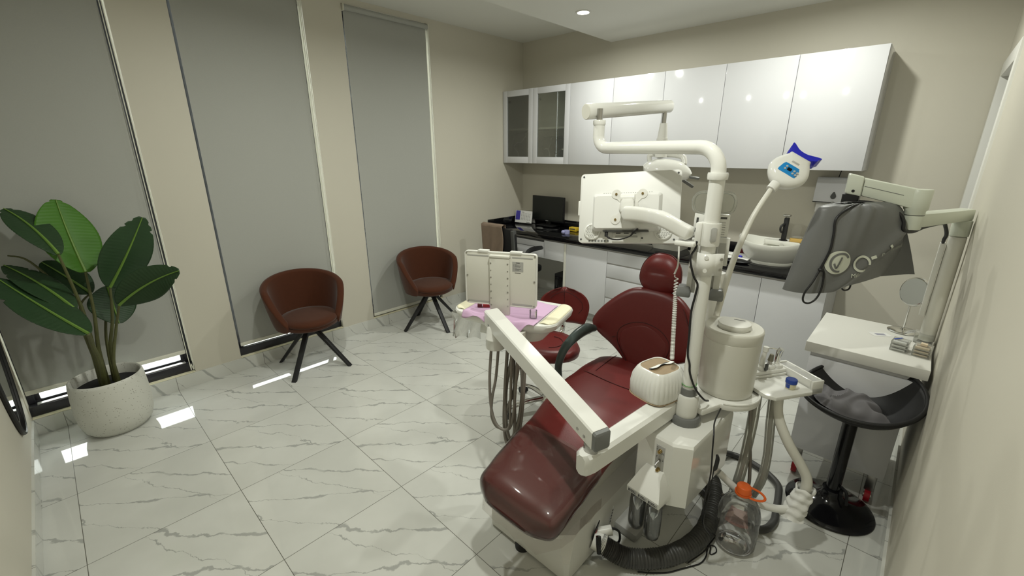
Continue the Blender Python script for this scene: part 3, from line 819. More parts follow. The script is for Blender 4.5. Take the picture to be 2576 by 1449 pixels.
# ------------------------------------------------------------------ red operator stool
t = thing('operator_stool', 'oxblood leather stool on a chrome caster base beyond the instrument tray', 'stool', (2.24, -1.78, 0))
sx, sy = 2.20, -1.85
def soft(a, z): return 1 + .05 * math.cos(3 * a)
obj('seat', MB().lathe([(.04, .445), (.17, .445), (.198, .462), (.203, .49), (.19, .515), (.13, .522), (.02, .516)], (sx, sy, 0), 48, fn=soft), M_['red'], t, 60)
obj('seat_seam', MB().tube([(sx + .09 * math.cos(a), sy + .09 * math.sin(a), .5225) for a in [PI * (-.3 + .9 * k / 14) for k in range(15)]], .0022, 6), M_['seam'], t)
Ms = frame((2.075, -1.53, .53), (.80, .60, 0), (-.06, .08, 1))
def back(u, v, s):
    x = (u - .5) * 2; z = v
    wd = .195 * (1 - .25 * (1 - z) ** 2) * (max(0.02, 1 - max(0, (z - .25) / .75) ** 2.6)) ** .5
    dish = .055 * x * x
    th = .028 * math.sqrt(max(0.0, 1 - x ** 4)) * math.sqrt(max(0.0, 1 - (2 * z - 1) ** 6)) + .001
    return Ms @ V((x * wd, z * .265, dish + s * th))
obj('backrest', MB().grid(lambda u, v: back(u, v, 1), 31, 23).grid(lambda u, v: back(u, v, -1), 31, 23), M_['red'], t, 70)
obj_each('back_seam', MB().tube([back(.50, v, 1.02) for v in [.35 + .6 * k / 9 for k in range(10)]], .002, 6).tube([back(.5 + .37 * math.sin(a), .52 + .36 * math.cos(a), 1.02) for a in [-1.0 + 3.2 * k / 20 for k in range(21)]], .002, 6), M_['seam'], t)
obj('back_bracket', MB().tube([(2.10, -1.55, .60), (2.075, -1.53, .50), (2.10, -1.60, .435), (2.18, -1.78, .430)], [.018, .018, .016, .016], 10, sub=4, flat=.5), M_['chrome'], t)
obj('gas_column', MB().cyl((sx, sy, .09), (sx, sy, .26), .028).cyl((sx, sy, .26), (sx, sy, .445), .018), M_['chrome'], t)
obj('hub', MB().lathe([(.02, .075), (.05, .075), (.055, .10), (.035, .125), (.02, .125)], (sx, sy, 0), 24), M_['chrome'], t)
for k in range(5):
    a = math.radians(-120) + 2 * PI * k / 5
    c, s = math.cos(a), math.sin(a)
    e = V((sx + .285 * c, sy + .285 * s, .066))
    lg = obj('leg', MB().tube([(sx + .03 * c, sy + .03 * s, .105), (sx + .16 * c, sy + .16 * s, .098), (sx + .25 * c, sy + .25 * s, .076), e], [.026, .022, .019, .017], 10, sub=4, flat=.6), M_['chrome'], t)
    cs = MB()
    for q in (-1, 1): cs.cyl((e.x - s * .005 * q, e.y + c * .005 * q, .0265), (e.x - s * .026 * q, e.y + c * .026 * q, .0265), .026, n=18)
    cs.cyl((e.x, e.y, .03), (e.x, e.y, .07), .009)
    obj('caster', cs, M_['rubber'], lg)
# ------------------------------------------------------------------ dental chair
CX = 2.815
t = thing('dental_chair', 'oxblood leather dental chair on a white base in the middle of the room', 'dental chair', (CX, -2.3, 0))
def oct_(x0, x1, y0, y1, c, z): return [(x0 + c, y0, z), (x1 - c, y0, z), (x1, y0 + c, z), (x1, y1 - c, z), (x1 - c, y1, z), (x0 + c, y1, z), (x0, y1 - c, z), (x0, y0 + c, z)]
obj('base', MB().loft([oct_(2.602, 3.055, -2.79, -1.72, .015, .012), oct_(2.600, 3.057, -2.792, -1.72, .018, .10), oct_(2.625, 3.035, -2.755, -1.74, .05, .185), oct_(2.66, 3.00, -2.70, -1.78, .06, .20)]), M_['white_mat'], t, 25)
obj('rubber_foot', MB().cyl((2.80, -2.775, .001), (2.80, -2.775, .016), .035), M_['rubber'], t)
obj('lift_column', MB().loft([[(p[0], p[1], z) for p in rrect(w_, d_, .03, 4, CX, -2.15)] for w_, d_, z in ((.30, .62, .19), (.27, .56, .30), (.30, .62, .41))]), M_['offwhite'], t, 40)
obj('under_frame', MB().loft([[(p[0], p[1], z) for p in rrect(w_, d_, .06, 5, CX, yy)] for w_, d_, z, yy in ((.26, .8, .39, -2.2), (.34, .92, .415, -2.22), (.36, .95, .44, -2.22))]), M_['white'], t, 50)
# one long cushion: leg rest rising to the seat
def top_z(y):
    k = max(0, min(1, (-2.30 - y) / .66)); return .530 - .100 * k ** 1.25
def half_w(y):
    pts = [(-2.965, .165), (-2.92, .200), (-2.80, .210), (-2.55, .218), (-2.35, .238), (-2.10, .272), (-1.93, .285), (-1.80, .278), (-1.74, .235), (-1.715, .15)]
    for (a, b) in zip(pts, pts[1:]):
        if a[0] <= y <= b[0]:
            k = (y - a[0]) / (b[0] - a[0]); k = k * k * (3 - 2 * k); return a[1] + (b[1] - a[1]) * k
    return pts[0][1] if y < pts[0][0] else pts[-1][1]
def cx(y): return CX + .072 * max(0, min(1, (-2.25 - y) / .7))
def cush_rings(y0, y1, n, grow=0.0, wr=None):
    rings = []
    for i in range(n + 1):
        s = i / n; y = y0 + (y1 - y0) * s
        e = 1.0
        d0 = (y - y0) / .085; d1 = (y1 - y) / .05
        e = min(1, math.sqrt(max(0, 1 - (1 - min(1, d0)) ** 2)), math.sqrt(max(0, 1 - (1 - min(1, d1)) ** 2)))
        e = max(e, .10)
        hw = half_w(y) * (.55 + .45 * e) + grow; th = .105; zt = top_z(y)
        zc = zt - th / 2; h = th / 2 * e + grow
        ring = []
        for k in range(40):
            a = 2 * PI * k / 40; ca, sa = math.cos(a), math.sin(a)
            p = 3.6
            x = abs(ca) ** (2 / p) * math.copysign(1, ca) * hw; z = abs(sa) ** (2 / p) * math.copysign(1, sa) * h
            crown = .012 * (1 - (x / max(hw, .01)) ** 2) * (1 if sa > 0 else -.4) * e
            q = V((cx(y) + x, y, zc + z + crown))
            if wr: q += wr(q, a)
            ring.append(q)
        rings.append(ring)
    return rings
obj('seat', MB().loft(cush_rings(-2.965, -1.715, 70)), M_['red'], t, 60)
sm = MB()
def on_top(x, y): 
    hw = half_w(y); return V((cx(y) + x, y, top_z(y) + .0125 * (1 - (x / hw) ** 2) + .001 - .052 * abs(x / hw) ** 7))
sm.tube([on_top(-.238 + .476 * k / 20, -2.02 - .05 * math.cos((k - 10) / 10 * 1.4)) for k in range(21)], .0022, 6)
sm.tube([on_top(-.19 + .38 * k / 20, -2.42 + .04 * math.cos((k - 10) / 10 * 1.5)) for k in range(21)], .0022, 6)
for q in (-1, 1): sm.tube([on_top(q * (.16 + .02 * k / 12), -2.0 + .26 * k / 12) for k in range(13)], .0018, 6)
obj_each('seat_seam', sm, M_['seam'], t)
def wrinkle(q, a):
    k = math.sin(q.y * 26 + q.x * 13) * math.sin(q.x * 17 + q.y * 9) + .45 * math.sin(q.y * 47 - q.x * 21)
    return V((0, -.002, .0035)) + V((math.cos(a), 0, math.sin(a))) * (.0018 * k)
cv = cush_rings(-2.973, -2.50, 60, .004, wrinkle)
rim = [[c for c in cv[-14]]]
cvm = MB().loft(cv[:-12], cap=False)
# skirt of the film hanging below the foot end
skirt = []
for lvl in (0, 1, 2):
    ring = []
    for k in range(25):
        s = k / 24
        if s < .3: p = V((cx(-2.9) - .212, -2.62 - .28 * s / .3, 0))
        elif s < .7: p = V((cx(-2.95) - .17 + .34 * (s - .3) / .4, -2.965 + .02 * abs(s - .5), 0))
        else: p = V((cx(-2.9) + .212, -2.90 + .28 * (s - .7) / .3, 0))
        p.z = .36 - lvl * (.03 + .006 * math.sin(k * 2.1)); p.x += .003 * math.sin(k * 1.9 + lvl); p.y += .004 * math.sin(k * 2.6 + lvl)
        ring.append(p)
    skirt.append(ring)
cvm.grid(lambda u, v: skirt[int(round(v * 2))][int(round(u * 24))], 25, 3)
obj('plastic_cover', cvm, M_['cover_film'], t, 70, label='clear plastic film stretched over the foot end')
# backrest
MBk = frame((CX - .015, -1.735, .485), (1, 0, 0), (0, .26, 1))      # local z towards the sitter (-y)
OUT = [(.0, -.035), (.05, -.03), (.082, .0), (.122, .048), (.195, .103), (.285, .155), (.333, .205), (.328, .26), (.285, .335), (.215, .415), (.145, .468), (.07, .488)]
half = []
P2, _ = spline([V((a, b, 0)) for a, b in OUT] + [V((0, .492, 0))], [0] * (len(OUT) + 1), 4)
half = [(p.x, p.y) for p in P2]
outl = half + [(-x, y) for x, y in half[::-1][1:-1]]
def pill(outl, c, steps, M, dish=0.0):
    m = MB(); rings = []
    for (k, z) in steps:
        ring = []
        for (x, y) in outl:
            px = c[0] + (x - c[0]) * k; py = c[1] + (y - c[1]) * k
            ring.append(M @ V((px, py, z + dish * px * px)))
        rings.append(ring)
    return m.loft(rings)
obj('backrest', pill(outl, (0, .22), [(.3, -.03), (.90, -.028), (.97, -.015), (1.0, .008), (.99, .028), (.95, .043), (.86, .052), (.70, .057), (.4, .060), (.06, .061)], MBk, .55), M_['red'], t, 60)
sm = MB()
arch = [(-.050, .005), (-.095, .06), (-.155, .15), (-.150, .222), (-.085, .272), (.0, .288), (.10, .262), (.160, .19), (.120, .07), (.060, .005)]
def bz_(x, y):
    k = max(abs(x) / .33, abs(y - .22) / .27); return .0605 - .012 * max(0, (k - .3)) ** 1.5 + .55 * x * x
ap, _ = spline([V((a, b, 0)) for a, b in arch], [0] * 10, 5)
sm.tube([MBk @ V((p.x, p.y, bz_(p.x, p.y) - .0005)) for p in ap], .0025, 6)
sm.tube([MBk @ V((-.170 - .070 * k / 8, .165 - .030 * k / 8, bz_(-.170 - .07 * k / 8, .165 - .03 * k / 8) - .0005)) for k in range(3)], .002, 6)
sm.tube([MBk @ V((.285 - .10 * (k / 12) ** 1.5, .20 + .22 * k / 12, bz_(.285 - .10 * (k / 12) ** 1.5, .20 + .22 * k / 12) - .003)) for k in range(13)], .002, 6)
obj_each('back_seam', sm, M_['seam'], t)
lum = [(p.x * .97, p.y) for p in ap]
obj('lumbar_pad', pill(lum, (0, .12), [(.95, .03), (.985, .050), (.95, .058), (.84, .063), (.55, .066), (.05, .067)], MBk, .55), M_['red'], t, 60)
obj('back_shell', pill(outl, (0, .22), [(.2, -.05), (.7, -.047), (.9, -.033), (.93, -.02)], MBk, .55), M_['white'], t, 60)
# headrest
MH = frame((CX - .012, -1.605, 1.052), (1, .02, 0), (0, .20, 1))
ho = [(p[0] * (1 - .10 * (p[1] / .1)), p[1]) for p in rrect(.240, .236, .108, 8)]
hr = MB(); rings = []
for (k, z) in [(.3, -.03), (.88, -.03), (.98, -.012), (1.0, .006)] + [(math.cos(PI / 2 * i / 16), None) for i in range(1, 17)]:
    ring = []
    for (x, y) in ho:
        px, py = x * max(k, .02), y * max(k, .02)
        zz = z if z is not None else .006 + .046 * (1 - k ** 3) ** .75
        if z is None:
            e = 1 / (1 + math.exp((abs(px) - .058) / .010))
            zz -= .009 * math.exp(-((py - .006) / .018) ** 2) * e
        ring.append(MH @ V((px, py, zz + .3 * px * px)))
    rings.append(ring)
hr.loft(rings)
obj('headrest', hr, M_['red'], t, 60)
obj_each('headrest_seam', MB().tube([MH @ V((p[0] * .992, p[1] * .992, .013)) for p in ho], .0022, 5, closed=True), M_['seam'], t)
obj('headrest_post', MB().box((CX - .04, -1.60, .93), (CX + .04, -1.585, 1.02), .004).cyl((CX + .11, -1.585, .965), (CX + .145, -1.57, .985), .016), M_['white'], t)
obj('armrest', MB().tube([(2.515, -2.13, .40), (2.50, -2.14, .50), (2.495, -2.135, .58), (2.495, -2.08, .655), (2.50, -1.98, .700), (2.505, -1.88, .712), (2.505, -1.80, .692)], [.020, .020, .021, .024, .030, .034, .022], 14, sub=5, flat=.75), M_['green_grey'], t)
obj('armrest_bracket', MB().box((2.50, -2.18, .385), (2.66, -2.10, .425), .008), M_['white'], t)

# ------------------------------------------------------------------ dental unit: plinth, water tower, pole, lamp post
PXY = V((3.255, -2.252, 0))
t = thing('dental_unit', 'white dental unit tower with a tall bent pole beside the dental chair', 'dental unit', (3.255, -2.25, 0))
pl = MB().prism([(3.03, -2.405), (3.17, -2.415), (3.18, -1.75), (3.03, -1.75)], .0005, .045, .012)
obj('plinth', pl, M_['lgrey'], t, 30)
obj('pedestal', MB().loft([[(p[0], p[1], z) for p in rrect(w_, d_, .02, 3, xx, -2.05)] for w_, d_, z, xx in ((.10, .42, .04, 3.12), (.12, .38, .20, 3.14), (.2, .4, .34, 3.22))]), M_['offwhite'], t, 40)
fp = [(3.122, -2.39), (3.14, -2.424), (3.292, -2.440), (3.358, -2.405), (3.385, -2.02), (3.36, -1.985), (3.13, -1.985)]
bd_ = MB()
cxy = (3.25, -2.2)
def sc(k, z, dz=None): return [(cxy[0] + (p[0] - cxy[0]) * k, cxy[1] + (p[1] - cxy[1]) * k, z) for p in fp]
bd_.loft([sc(.97, .318), sc(1.0, .325), sc(1.0, .594), sc(.99, .607), sc(.955, .616), sc(.5, .622)])
obj('tower_body', bd_, M_['white_gloss'], t, 28)
fd = V((3.292 - 3.14, -2.440 + 2.424, 0)).normalized()
MF = frame((3.14, -2.4242, 0), fd, (0, 0, 1))       # on the front face: local x right, y up, z out
cp = obj('control_panel', MB().box((.083, .446, -.001), (.121, .585, .0022), .0008, M=MF), M_['lgrey'], t, 30)
for i, z in enumerate((.562, .517, .474)):
    kb = MB()
    if i != 1: kb.cyl(MF @ V((.103, z, .002)), MF @ V((.103, z, .016)), .0085, .0065, n=18).cyl(MF @ V((.103, z, .016)), MF @ V((.103, z, .019)), .003)
    else: kb.cyl(MF @ V((.103, z, .002)), MF @ V((.103, z, .010)), .007, n=16).cyl(MF @ V((.103, z, .008)), MF @ V((.099, z - .012, .026)), .0028, .004)
    obj('knob', kb, M_['brass'] if i != 1 else M_['steel'], cp)
pr = MB()
def arrow(x, y, s, up):
    q = 1 if up else -1
    pr.prism([(x - .0006, y - s * q * .5), (x + .0006, y - s * q * .5), (x + .0006, y + s * q * .2), (x + .0028, y + s * q * .2), (x, y + s * q * .55), (x - .0028, y + s * q * .2), (x - .0006, y + s * q * .2)][::q], .002, .0026, M=MF)
arrow(.0895, .530, .011, True); arrow(.1165, .524, .011, False)
for (z, sgn) in ((.562, 1), (.474, 1)):
    for (x, dz) in ((.0885, .012), (.0885, .003), (.1165, -.010)):
        pr.box((x - .003, z + dz - .0006, .0021), (x + .003, z + dz + .0006, .0026), M=MF).box((x - .0006, z + dz - .003, .0021), (x + .0006, z + dz + .003, .0026), M=MF)
    pr.tube([MF @ V((.103 + .0125 * math.cos(a), z + .0125 * math.sin(a), .0024)) for a in [PI * (1.0 + .9 * k / 10) for k in range(11)]], .0006, 5)
obj('panel_print', pr, M_['darkp'], cp, 0)
# wedge that carries the two water bottles
MW = frame((3.14, -2.4242, 0), fd, (0, 0, 1))
wd = MB().loft([[MW @ V(p) for p in ring] for ring in (
    [(.020, .350, -.01), (.160, .350, -.01), (.160, .350, .070), (.020, .350, .070)],
    [(.016, .358, -.01), (.164, .358, -.01), (.164, .358, .082), (.016, .358, .082)],
    [(.016, .384, -.01), (.164, .384, -.01), (.164, .384, .084), (.016, .384, .084)],
    [(.040, .455, -.01), (.136, .455, -.01), (.134, .455, .035), (.042, .455, .035)],
    [(.046, .470, -.01), (.130, .470, -.01), (.128, .470, .010), (.048, .470, .010)])])
bh = obj('bottle_holder', wd, M_['white_gloss'], t, 25)
lb = MB(); lp = MB()
for k in range(3):
    x0 = .022 + k * .047
    lb.box((x0, .362, .0832), (x0 + .041, .379, .0850), M=MW)
    lp.box((x0 + .003, .365, .085), (x0 + .009, .376, .0854), M=MW)
    for r in range(2): lp.box((x0 + .013, .3665 + r * .006, .085), (x0 + .036 - r * .006, .3695 + r * .006, .0854), M=MW)
obj_each('sticker', lb, M_['lgrey'], bh, 0); obj('sticker_print', lp, M_['darkp'], bh, 0)
for k, x in enumerate((.052, .128)):
    c = MW @ V((x, 0, .046))
    pb = [(.002, .165), (.016, .166), (.030, .178), (.034, .20), (.034, .30), (.031, .335), (.022, .350), (.019, .352), (.019, .349), (.029, .333), (.032, .30), (.032, .20), (.028, .181), (.002, .170)]
    b_ = obj('water_bottle', MB().lathe([(r, z - (.0 if k == 0 else .0)) for r, z in pb], (c.x, c.y, 0), 32, cap=False), M_['pvc'], t, 60)
    obj('dip_tube', MB().tube([(c.x - .012, c.y, .35), (c.x - .018, c.y + .004, .28), (c.x - .006, c.y - .012, .215), (c.x + .016, c.y, .185), (c.x + .018, c.y + .008, .21), (c.x + .002, c.y + .014, .245)], .0028, 6, sub=5), mat('blueish_clear_tube', (.30, .33, .42), .3), b_)
    if k == 1: obj('water', MB().lathe([(.002, .171), (.027, .182), (.0312, .20), (.0312, .268), (.002, .268)], (c.x, c.y, 0), 28), glass_thin('still_water', (.86, .90, .90), .02, .8, (.06, (.6, .65, .65))), b_, 60)
# pole
obj('base_ring', MB().lathe([(.03, .618), (.060, .618), (.064, .640), (.056, .655), (.03, .656)], PXY, 40), M_['grey'], t)
obj('pole_foot', MB().lathe([(.03, .655), (.044, .655), (.046, .665), (.046, .745), (.042, .752), (.028, .752)], PXY, 36), M_['white'], t)
po = MB().cyl(PXY + V((0, 0, .752)), PXY + V((0, 0, 1.632)), .0272, n=36)
obj('pole', po, M_['white_gloss'], t)
obj('pole_collar', MB().lathe([(.026, 1.622), (.0335, 1.622), (.035, 1.628), (.035, 1.640), (.0335, 1.646), (.026, 1.646)], PXY, 36), M_['white_gloss'], t)
obj('pole_ring', MB().lathe([(.027, .752), (.0335, .752), (.034, .775), (.033, .782), (.027, .782)], PXY, 36), M_['grey'], t)
obj('green_tie', MB().tube([PXY + V((.0292 * math.cos(a), .0292 * math.sin(a), .800 + .004 * math.sin(a))) for a in [2 * PI * k / 20 for k in range(20)]], .0015, 5, closed=True), mat('green_string', (.10, .32, .08), .6), t)
E0 = V((3.255, -2.252, 1.733)); E1 = V((2.655, -2.105, 1.733)); dd = (E1 - E0).normalized()
R_ = .085; pts = [PXY + V((0, 0, 1.640))]
for k in range(9):
    a = PI / 2 * k / 8; pts.append(V((PXY.x, PXY.y, 1.733 - R_)) + dd * (R_ * (1 - math.cos(a))) + V((0, 0, R_ * math.sin(a))))
R2 = .055
for k in range(9):
    a = PI / 2 * k / 8; pts.append(E1 - dd * R2 + dd * (R2 * math.sin(a)) + V((0, 0, R2 * (1 - math.cos(a)))))
pts.append(E1 + V((0, 0, .105)))
obj('lamp_post', MB().tube(pts, .0258, 28), M_['white_gloss'], t, 60)
obj('post_cap', MB().lathe([(.02, .100), (.0275, .100), (.0285, .104), (.0285, .118), (.026, .121), (.01, .122)], E1, 32), M_['white_gloss'], t)

# ------------------------------------------------------------------ operating light on its oval arm
t = thing('operating_light', 'white operating light hanging from an oval swing arm above the headrest', 'lamp', (2.66, -1.45, 1.6))
A0 = V((2.620, -2.165, 1.888)); A1 = V((2.640, -1.350, 1.962))
MA_ = frame(A0, (A1 - A0).cross(V((0, 0, 1))), (0, 0, 1))
L = (A1 - A0).length
ax = (A1 - A0).normalized(); sx_ = ax.cross(V((0, 0, 1))).normalized(); up_ = sx_.cross(ax)
def ov(s, k): return [A0 + ax * s + sx_ * (.024 * k * math.cos(a)) + up_ * (.034 * k * math.copysign(abs(math.sin(a)) ** .8, math.sin(a))) for a in [2 * PI * i / 36 for i in range(36)]]
obj('swing_arm', MB().loft([ov(0, .5), ov(0, .95), ov(.004, 1), ov(L - .012, 1), ov(L - .003, .93), ov(L, .7)]), M_['white_gloss'], t, 50)
obj('arm_end_cap', MB().loft([ov(-.003, .3), ov(-.003, .90), ov(.001, .97)]), M_['offwhite'], t, 50)
obj('pivot_pin', MB().cyl(E1 + V((0, 0, .12)), E1 + V((0, .0, .17)), .0135), M_['steel'], t)
H = V((2.645, -1.425, 0))
obj('pivot_pin', MB().cyl((H.x, H.y, 1.865), (H.x, H.y, 1.93), .0125), M_['steel'], t)
obj('light_stem', MB().lathe([(.012, 1.868), (.020, 1.868), (.023, 1.84), (.027, 1.80), (.028, 1.788), (.031, 1.787), (.031, 1.775), (.028, 1.774), (.028, 1.735), (.033, 1.70), (.036, 1.685), (.010, 1.68)], H, 32), M_['white'], t)
obj('yoke', MB().tube([(H.x - .03, H.y - .03, 1.70), (H.x - .055, H.y - .03, 1.69), (H.x - .045, H.y - .02, 1.635)], [.013, .014, .012], 10, sub=4).tube([(H.x + .02, H.y + .02, 1.70), (H.x + .10, H.y + .06, 1.69), (H.x + .125, H.y + .05, 1.645)], [.016, .018, .014], 10, sub=4).cyl((H.x, H.y, 1.685), (H.x, H.y, 1.70), .036), M_['white'], t)
hx = V((.84, .52, -.12)).normalized(); MHd = frame((H.x + .055, H.y - .005, 1.630), hx, (-.45, .75, .25))
hd = [(-.135, 0), (-.12, -.05), (-.05, -.075), (.04, -.07), (.115, -.045), (.13, 0), (.115, .045), (.04, .07), (-.05, .075), (-.12, .05)]
hs, _ = spline([V((a, b, 0)) for a, b in hd], [0] * 10, 4, True)
hs = [(p.x, p.y) for p in hs]
obj('light_head', pill(hs, (0, 0), [(.3, -.045), (.92, -.045), (1.0, -.03), (1.02, -.012), (.93, .003), (.74, .020), (.55, .034), (.25, .040)], MHd), M_['white_gloss'], t, 40)
obj('reflector', pill(hs, (0, 0), [(.86, -.050), (.86, -.0455), (.2, -.0452)], MHd), M_['lgrey'], t, 40)
obj_each('head_vent', MB().box((-.05, -.02, .028), (-.015, .03, .036), .003, M=MHd).box((-.06, -.055, .012), (-.03, -.03, .018), .002, M=MHd), M_['lgrey'], t)
obj_each('handle', MB().box((.115, .02, -.03), (.20, .035, -.012), .006, M=MHd @ Matrix.Rotation(.45, 4, 'Y')).box((.12, -.05, -.035), (.175, -.035, -.02), .005, M=MHd), M_['grey'], t)
# ------------------------------------------------------------------ instrument table on its jointed arm
t = thing('instrument_table', 'white instrument table on a long jointed arm reaching over the dental chair', 'instrument table', (3.13, -2.8, .62))
B0 = V((3.186, -2.27, 0)); B1 = V((3.126, -2.842, 0)); bd = (B1 - B0).normalized()
MBm = frame((B0.x, B0.y, .62), bd.cross(V((0, 0, 1))), (0, 0, 1))     # local z = back along the beam?
bs = bd.cross(V((0, 0, 1))).normalized()
def brow(s, w, z0, z1, c=.012):
    P = B0 + bd * s
    o = [(-w + c, z0), (w - c, z0), (w, z0 + c), (w, z1 - c), (w - c, z1), (-w + c, z1), (-w, z1 - c), (-w, z0 + c)]
    return [P + bs * a + V((0, 0, z)) for a, z in o]
LB = (B1 - B0).length
obj('base_arm', MB().loft([brow(-.05, .040, .632, .715), brow(.05, .043, .630, .716), brow(LB - .16, .039, .630, .717), brow(LB - .04, .036, .630, .717), brow(LB - .012, .030, .630, .717), brow(LB, .018, .634, .712)]), M_['white'], t, 35)
obj('arm_joint', MB().cyl((3.135, -2.795, .712), (3.135, -2.795, .742), .026, n=28), M_['steel'], t)
S0 = V((3.166, -2.786, .770)); S1 = V((2.352, -2.520, .932)); sd = (S1 - S0).normalized(); ss = sd.cross(V((0, 0, 1))).normalized(); su = ss.cross(sd)
LS = (S1 - S0).length
def srow(s, k=1.0, w=.037, h=.038, c=.006):
    w, h = w * k, h * k
    o = [(-w + c, -h), (w - c, -h), (w, -h + c), (w, h - c), (w - c, h), (-w + c, h), (-w, h - c), (-w, -h + c)]
    return [S0 + sd * s + ss * a + V((0, 0, 1)) * b for a, b in o]
sa = obj('spring_arm', MB().loft([srow(.004, .97), srow(.01), srow(LS - .012, 1.08), srow(LS, 1.02)]), M_['white_gloss'], t, 30)
obj('arm_end_cap', MB().loft([srow(-.014, .80), srow(-.010, .92), srow(.002, .965)]), M_['grey'], t, 30)
scw = MB()
for s, z in ((.045, -.012), (.085, -.012), (LS - .05, -.012)):
    p = S0 + sd * s - ss * .036 * (1 if s < .5 else 1.06) + V((0, 0, z)); scw.cyl(p, p - ss * .003, .0062, n=14)
scw2 = MB()
for s, z in ((.045, -.012), (.085, -.012), (LS - .05, -.012)):
    p = S0 + sd * s + ss * .036 * (1 if s < .5 else 1.06) + V((0, 0, z)); scw.cyl(p, p + ss * .003, .0062, n=14)
obj_each('screw', scw, M_['steel'], sa)
obj_each('screw', scw2, M_['steel'], sa)
JP = V((2.405, -2.545, 0))
obj('hose_holder', MB().lathe([(.034, .905), (.040, .895), (.046, .845), (.0485, .842), (.0485, .838), (.047, .836), (.049, .80), (.046, .788), (.02, .785)], JP, 36), M_['white'], t)
obj('hose_holder', MB().loft([[(p[0], p[1], z) for p in rrect(w_, .07, .02, 4, 2.475, -2.50)] for w_, z in ((.10, .80), (.14, .84), (.14, .89))]), M_['offwhite'], t, 40)
TD = V((.96, .28, 0)); TE = V((-.28, .96, 0)); TC = V((2.33, -2.33, 0))
MT = frame((TC.x, TC.y, 0), TD, TE)           # local x along the table, y to the back, z up
def tout(hx, hy, bulge, r=.06, n=10):
    o = []
    base = rrect(2 * hx, 2 * hy, r, 6)
    out = []
    for i, (x, y) in enumerate(base):
        out.append((x, y - bulge * (1 - (x / hx) ** 2) if y < 0 else y))
    # densify the front run
    res = []
    for i in range(len(out)):
        a, b = base[i], base[(i + 1) % len(base)]
        k = 12 if i % 7 == 6 else 1
        for j in range(k):
            x = a[0] + (b[0] - a[0]) * j / k; y = a[1] + (b[1] - a[1]) * j / k
            res.append((x, y - bulge * max(0, 1 - (x / hx) ** 2) if y < 0 else y))
    return res
def tr(hx, hy, b, z, r=.06): return [MT @ V((p[0], p[1], z)) for p in tout(hx, hy, b, r)]
obj('tray_body', MB().loft([tr(.16, .09, .01, .800), tr(.20, .12, .02, .806), tr(.225, .13, .03, .840), tr(.235, .135, .03, .872), tr(.27, .15, .04, .878), tr(.285, .158, .045, .89), tr(.292, .162, .048, .915), tr(.288, .160, .046, .924), tr(.20, .12, .03, .925)]), M_['white'], t, 40)
for q in (-1, 1):
    rb = MB()
    o = []
    n = 26
    def rbf(u, v):
        y = -.150 + .30 * v; x = .212 + .074 * u; ed = max(0, abs(y) - .10) / .05
        x = x - .03 * ed * ed * u
        return MT @ V((q * x, y, .9275 + .0015 * math.sin(v * 150) * (1 if .05 < u < .95 else 0) + .004 * math.sin(PI * u)))
    rb.grid(rbf, 8, 120)
    ro = obj('ribbed_mat', rb, M_['cream'], t, 80)
    md = ro.modifiers.new('Solidify', 'SOLIDIFY'); md.thickness = .006
# film viewer
VD = V((.89, .455, 0)).normalized(); VC = V((2.356, -2.458, 1.112))
MV = frame(VC, VD, (0, 0, 1))                   # local z towards the camera side
vw = obj('film_viewer', MB().prism(rrect(.372, .275, .016), -.022, -.002, .004, M=MV), M_['offwhite'], t, 40)
rr_ = MB()
o1 = rrect(.372, .275, .016); 
rr_.tube([MV @ V((p[0] * .985, p[1] * .985, -.003)) for p in o1], .004, 6, closed=True)
obj('viewer_rim', rr_, M_['white'], vw)
obj('viewer_rib', MB().box((-.05, -.205, -.004), (.052, .112, .018), .004, M=MV).box((-.052, .112, -.004), (.054, .126, .022), .005, M=MV), M_['offwhite'], vw, 40)
obj_each('viewer_clip', MB().box((-.115, .133, -.026), (-.06, .145, .004), .003, M=MV).box((.05, .133, -.026), (.11, .145, .004), .003, M=MV), M_['white'], vw, 40)
obj_each('viewer_groove', MB().box((-.172, .112, -.0025), (-.06, .118, -.0008), M=MV).box((.062, .112, -.0025), (.165, .118, -.0008), M=MV).box((-.172, -.129, -.0025), (-.06, -.120, -.0008), M=MV).box((.062, -.129, -.0025), (.165, -.120, -.0008), M=MV), M_['lgrey'], vw, 0)
sc_ = MB()
for x in (-.043, .044):
    for k in range(7): sc_.cyl(MV @ V((x, .085 - k * .036, .017)), MV @ V((x, .085 - k * .036, .0195)), .0042 if k % 2 == 0 else .0030, n=12)
for x, y in ((-.176, .128), (.176, .128), (-.174, .01), (.174, .0), (-.174, -.127), (.174, -.127)): sc_.cyl(MV @ V((x, y, -.003)), MV @ V((x, y, .0015)), .0042, n=12)
obj_each('screw', sc_, M_['steel'], vw)
pl_ = obj('rating_plate', MB().box((.062, .045, -.0025), (.118, .095, -.0012), .0004, M=MV), M_['lgrey'], vw, 0)
pp = MB()
for k in range(6): pp.box((.067, .052 + k * .0058, -.0014), (.070, .0535 + k * .0058, -.0009), M=MV).box((.074, .052 + k * .0058, -.0014), (.098 + .012 * math.sin(k * 2.2), .0535 + k * .0058, -.0009), M=MV)
pp.box((.08, .088, -.0014), (.10, .091, -.0009), M=MV).box((.075, .038, -.0024), (.105, .0400, -.0010), M=MV)
obj('plate_print', pp, M_['dgrey'], pl_, 0)
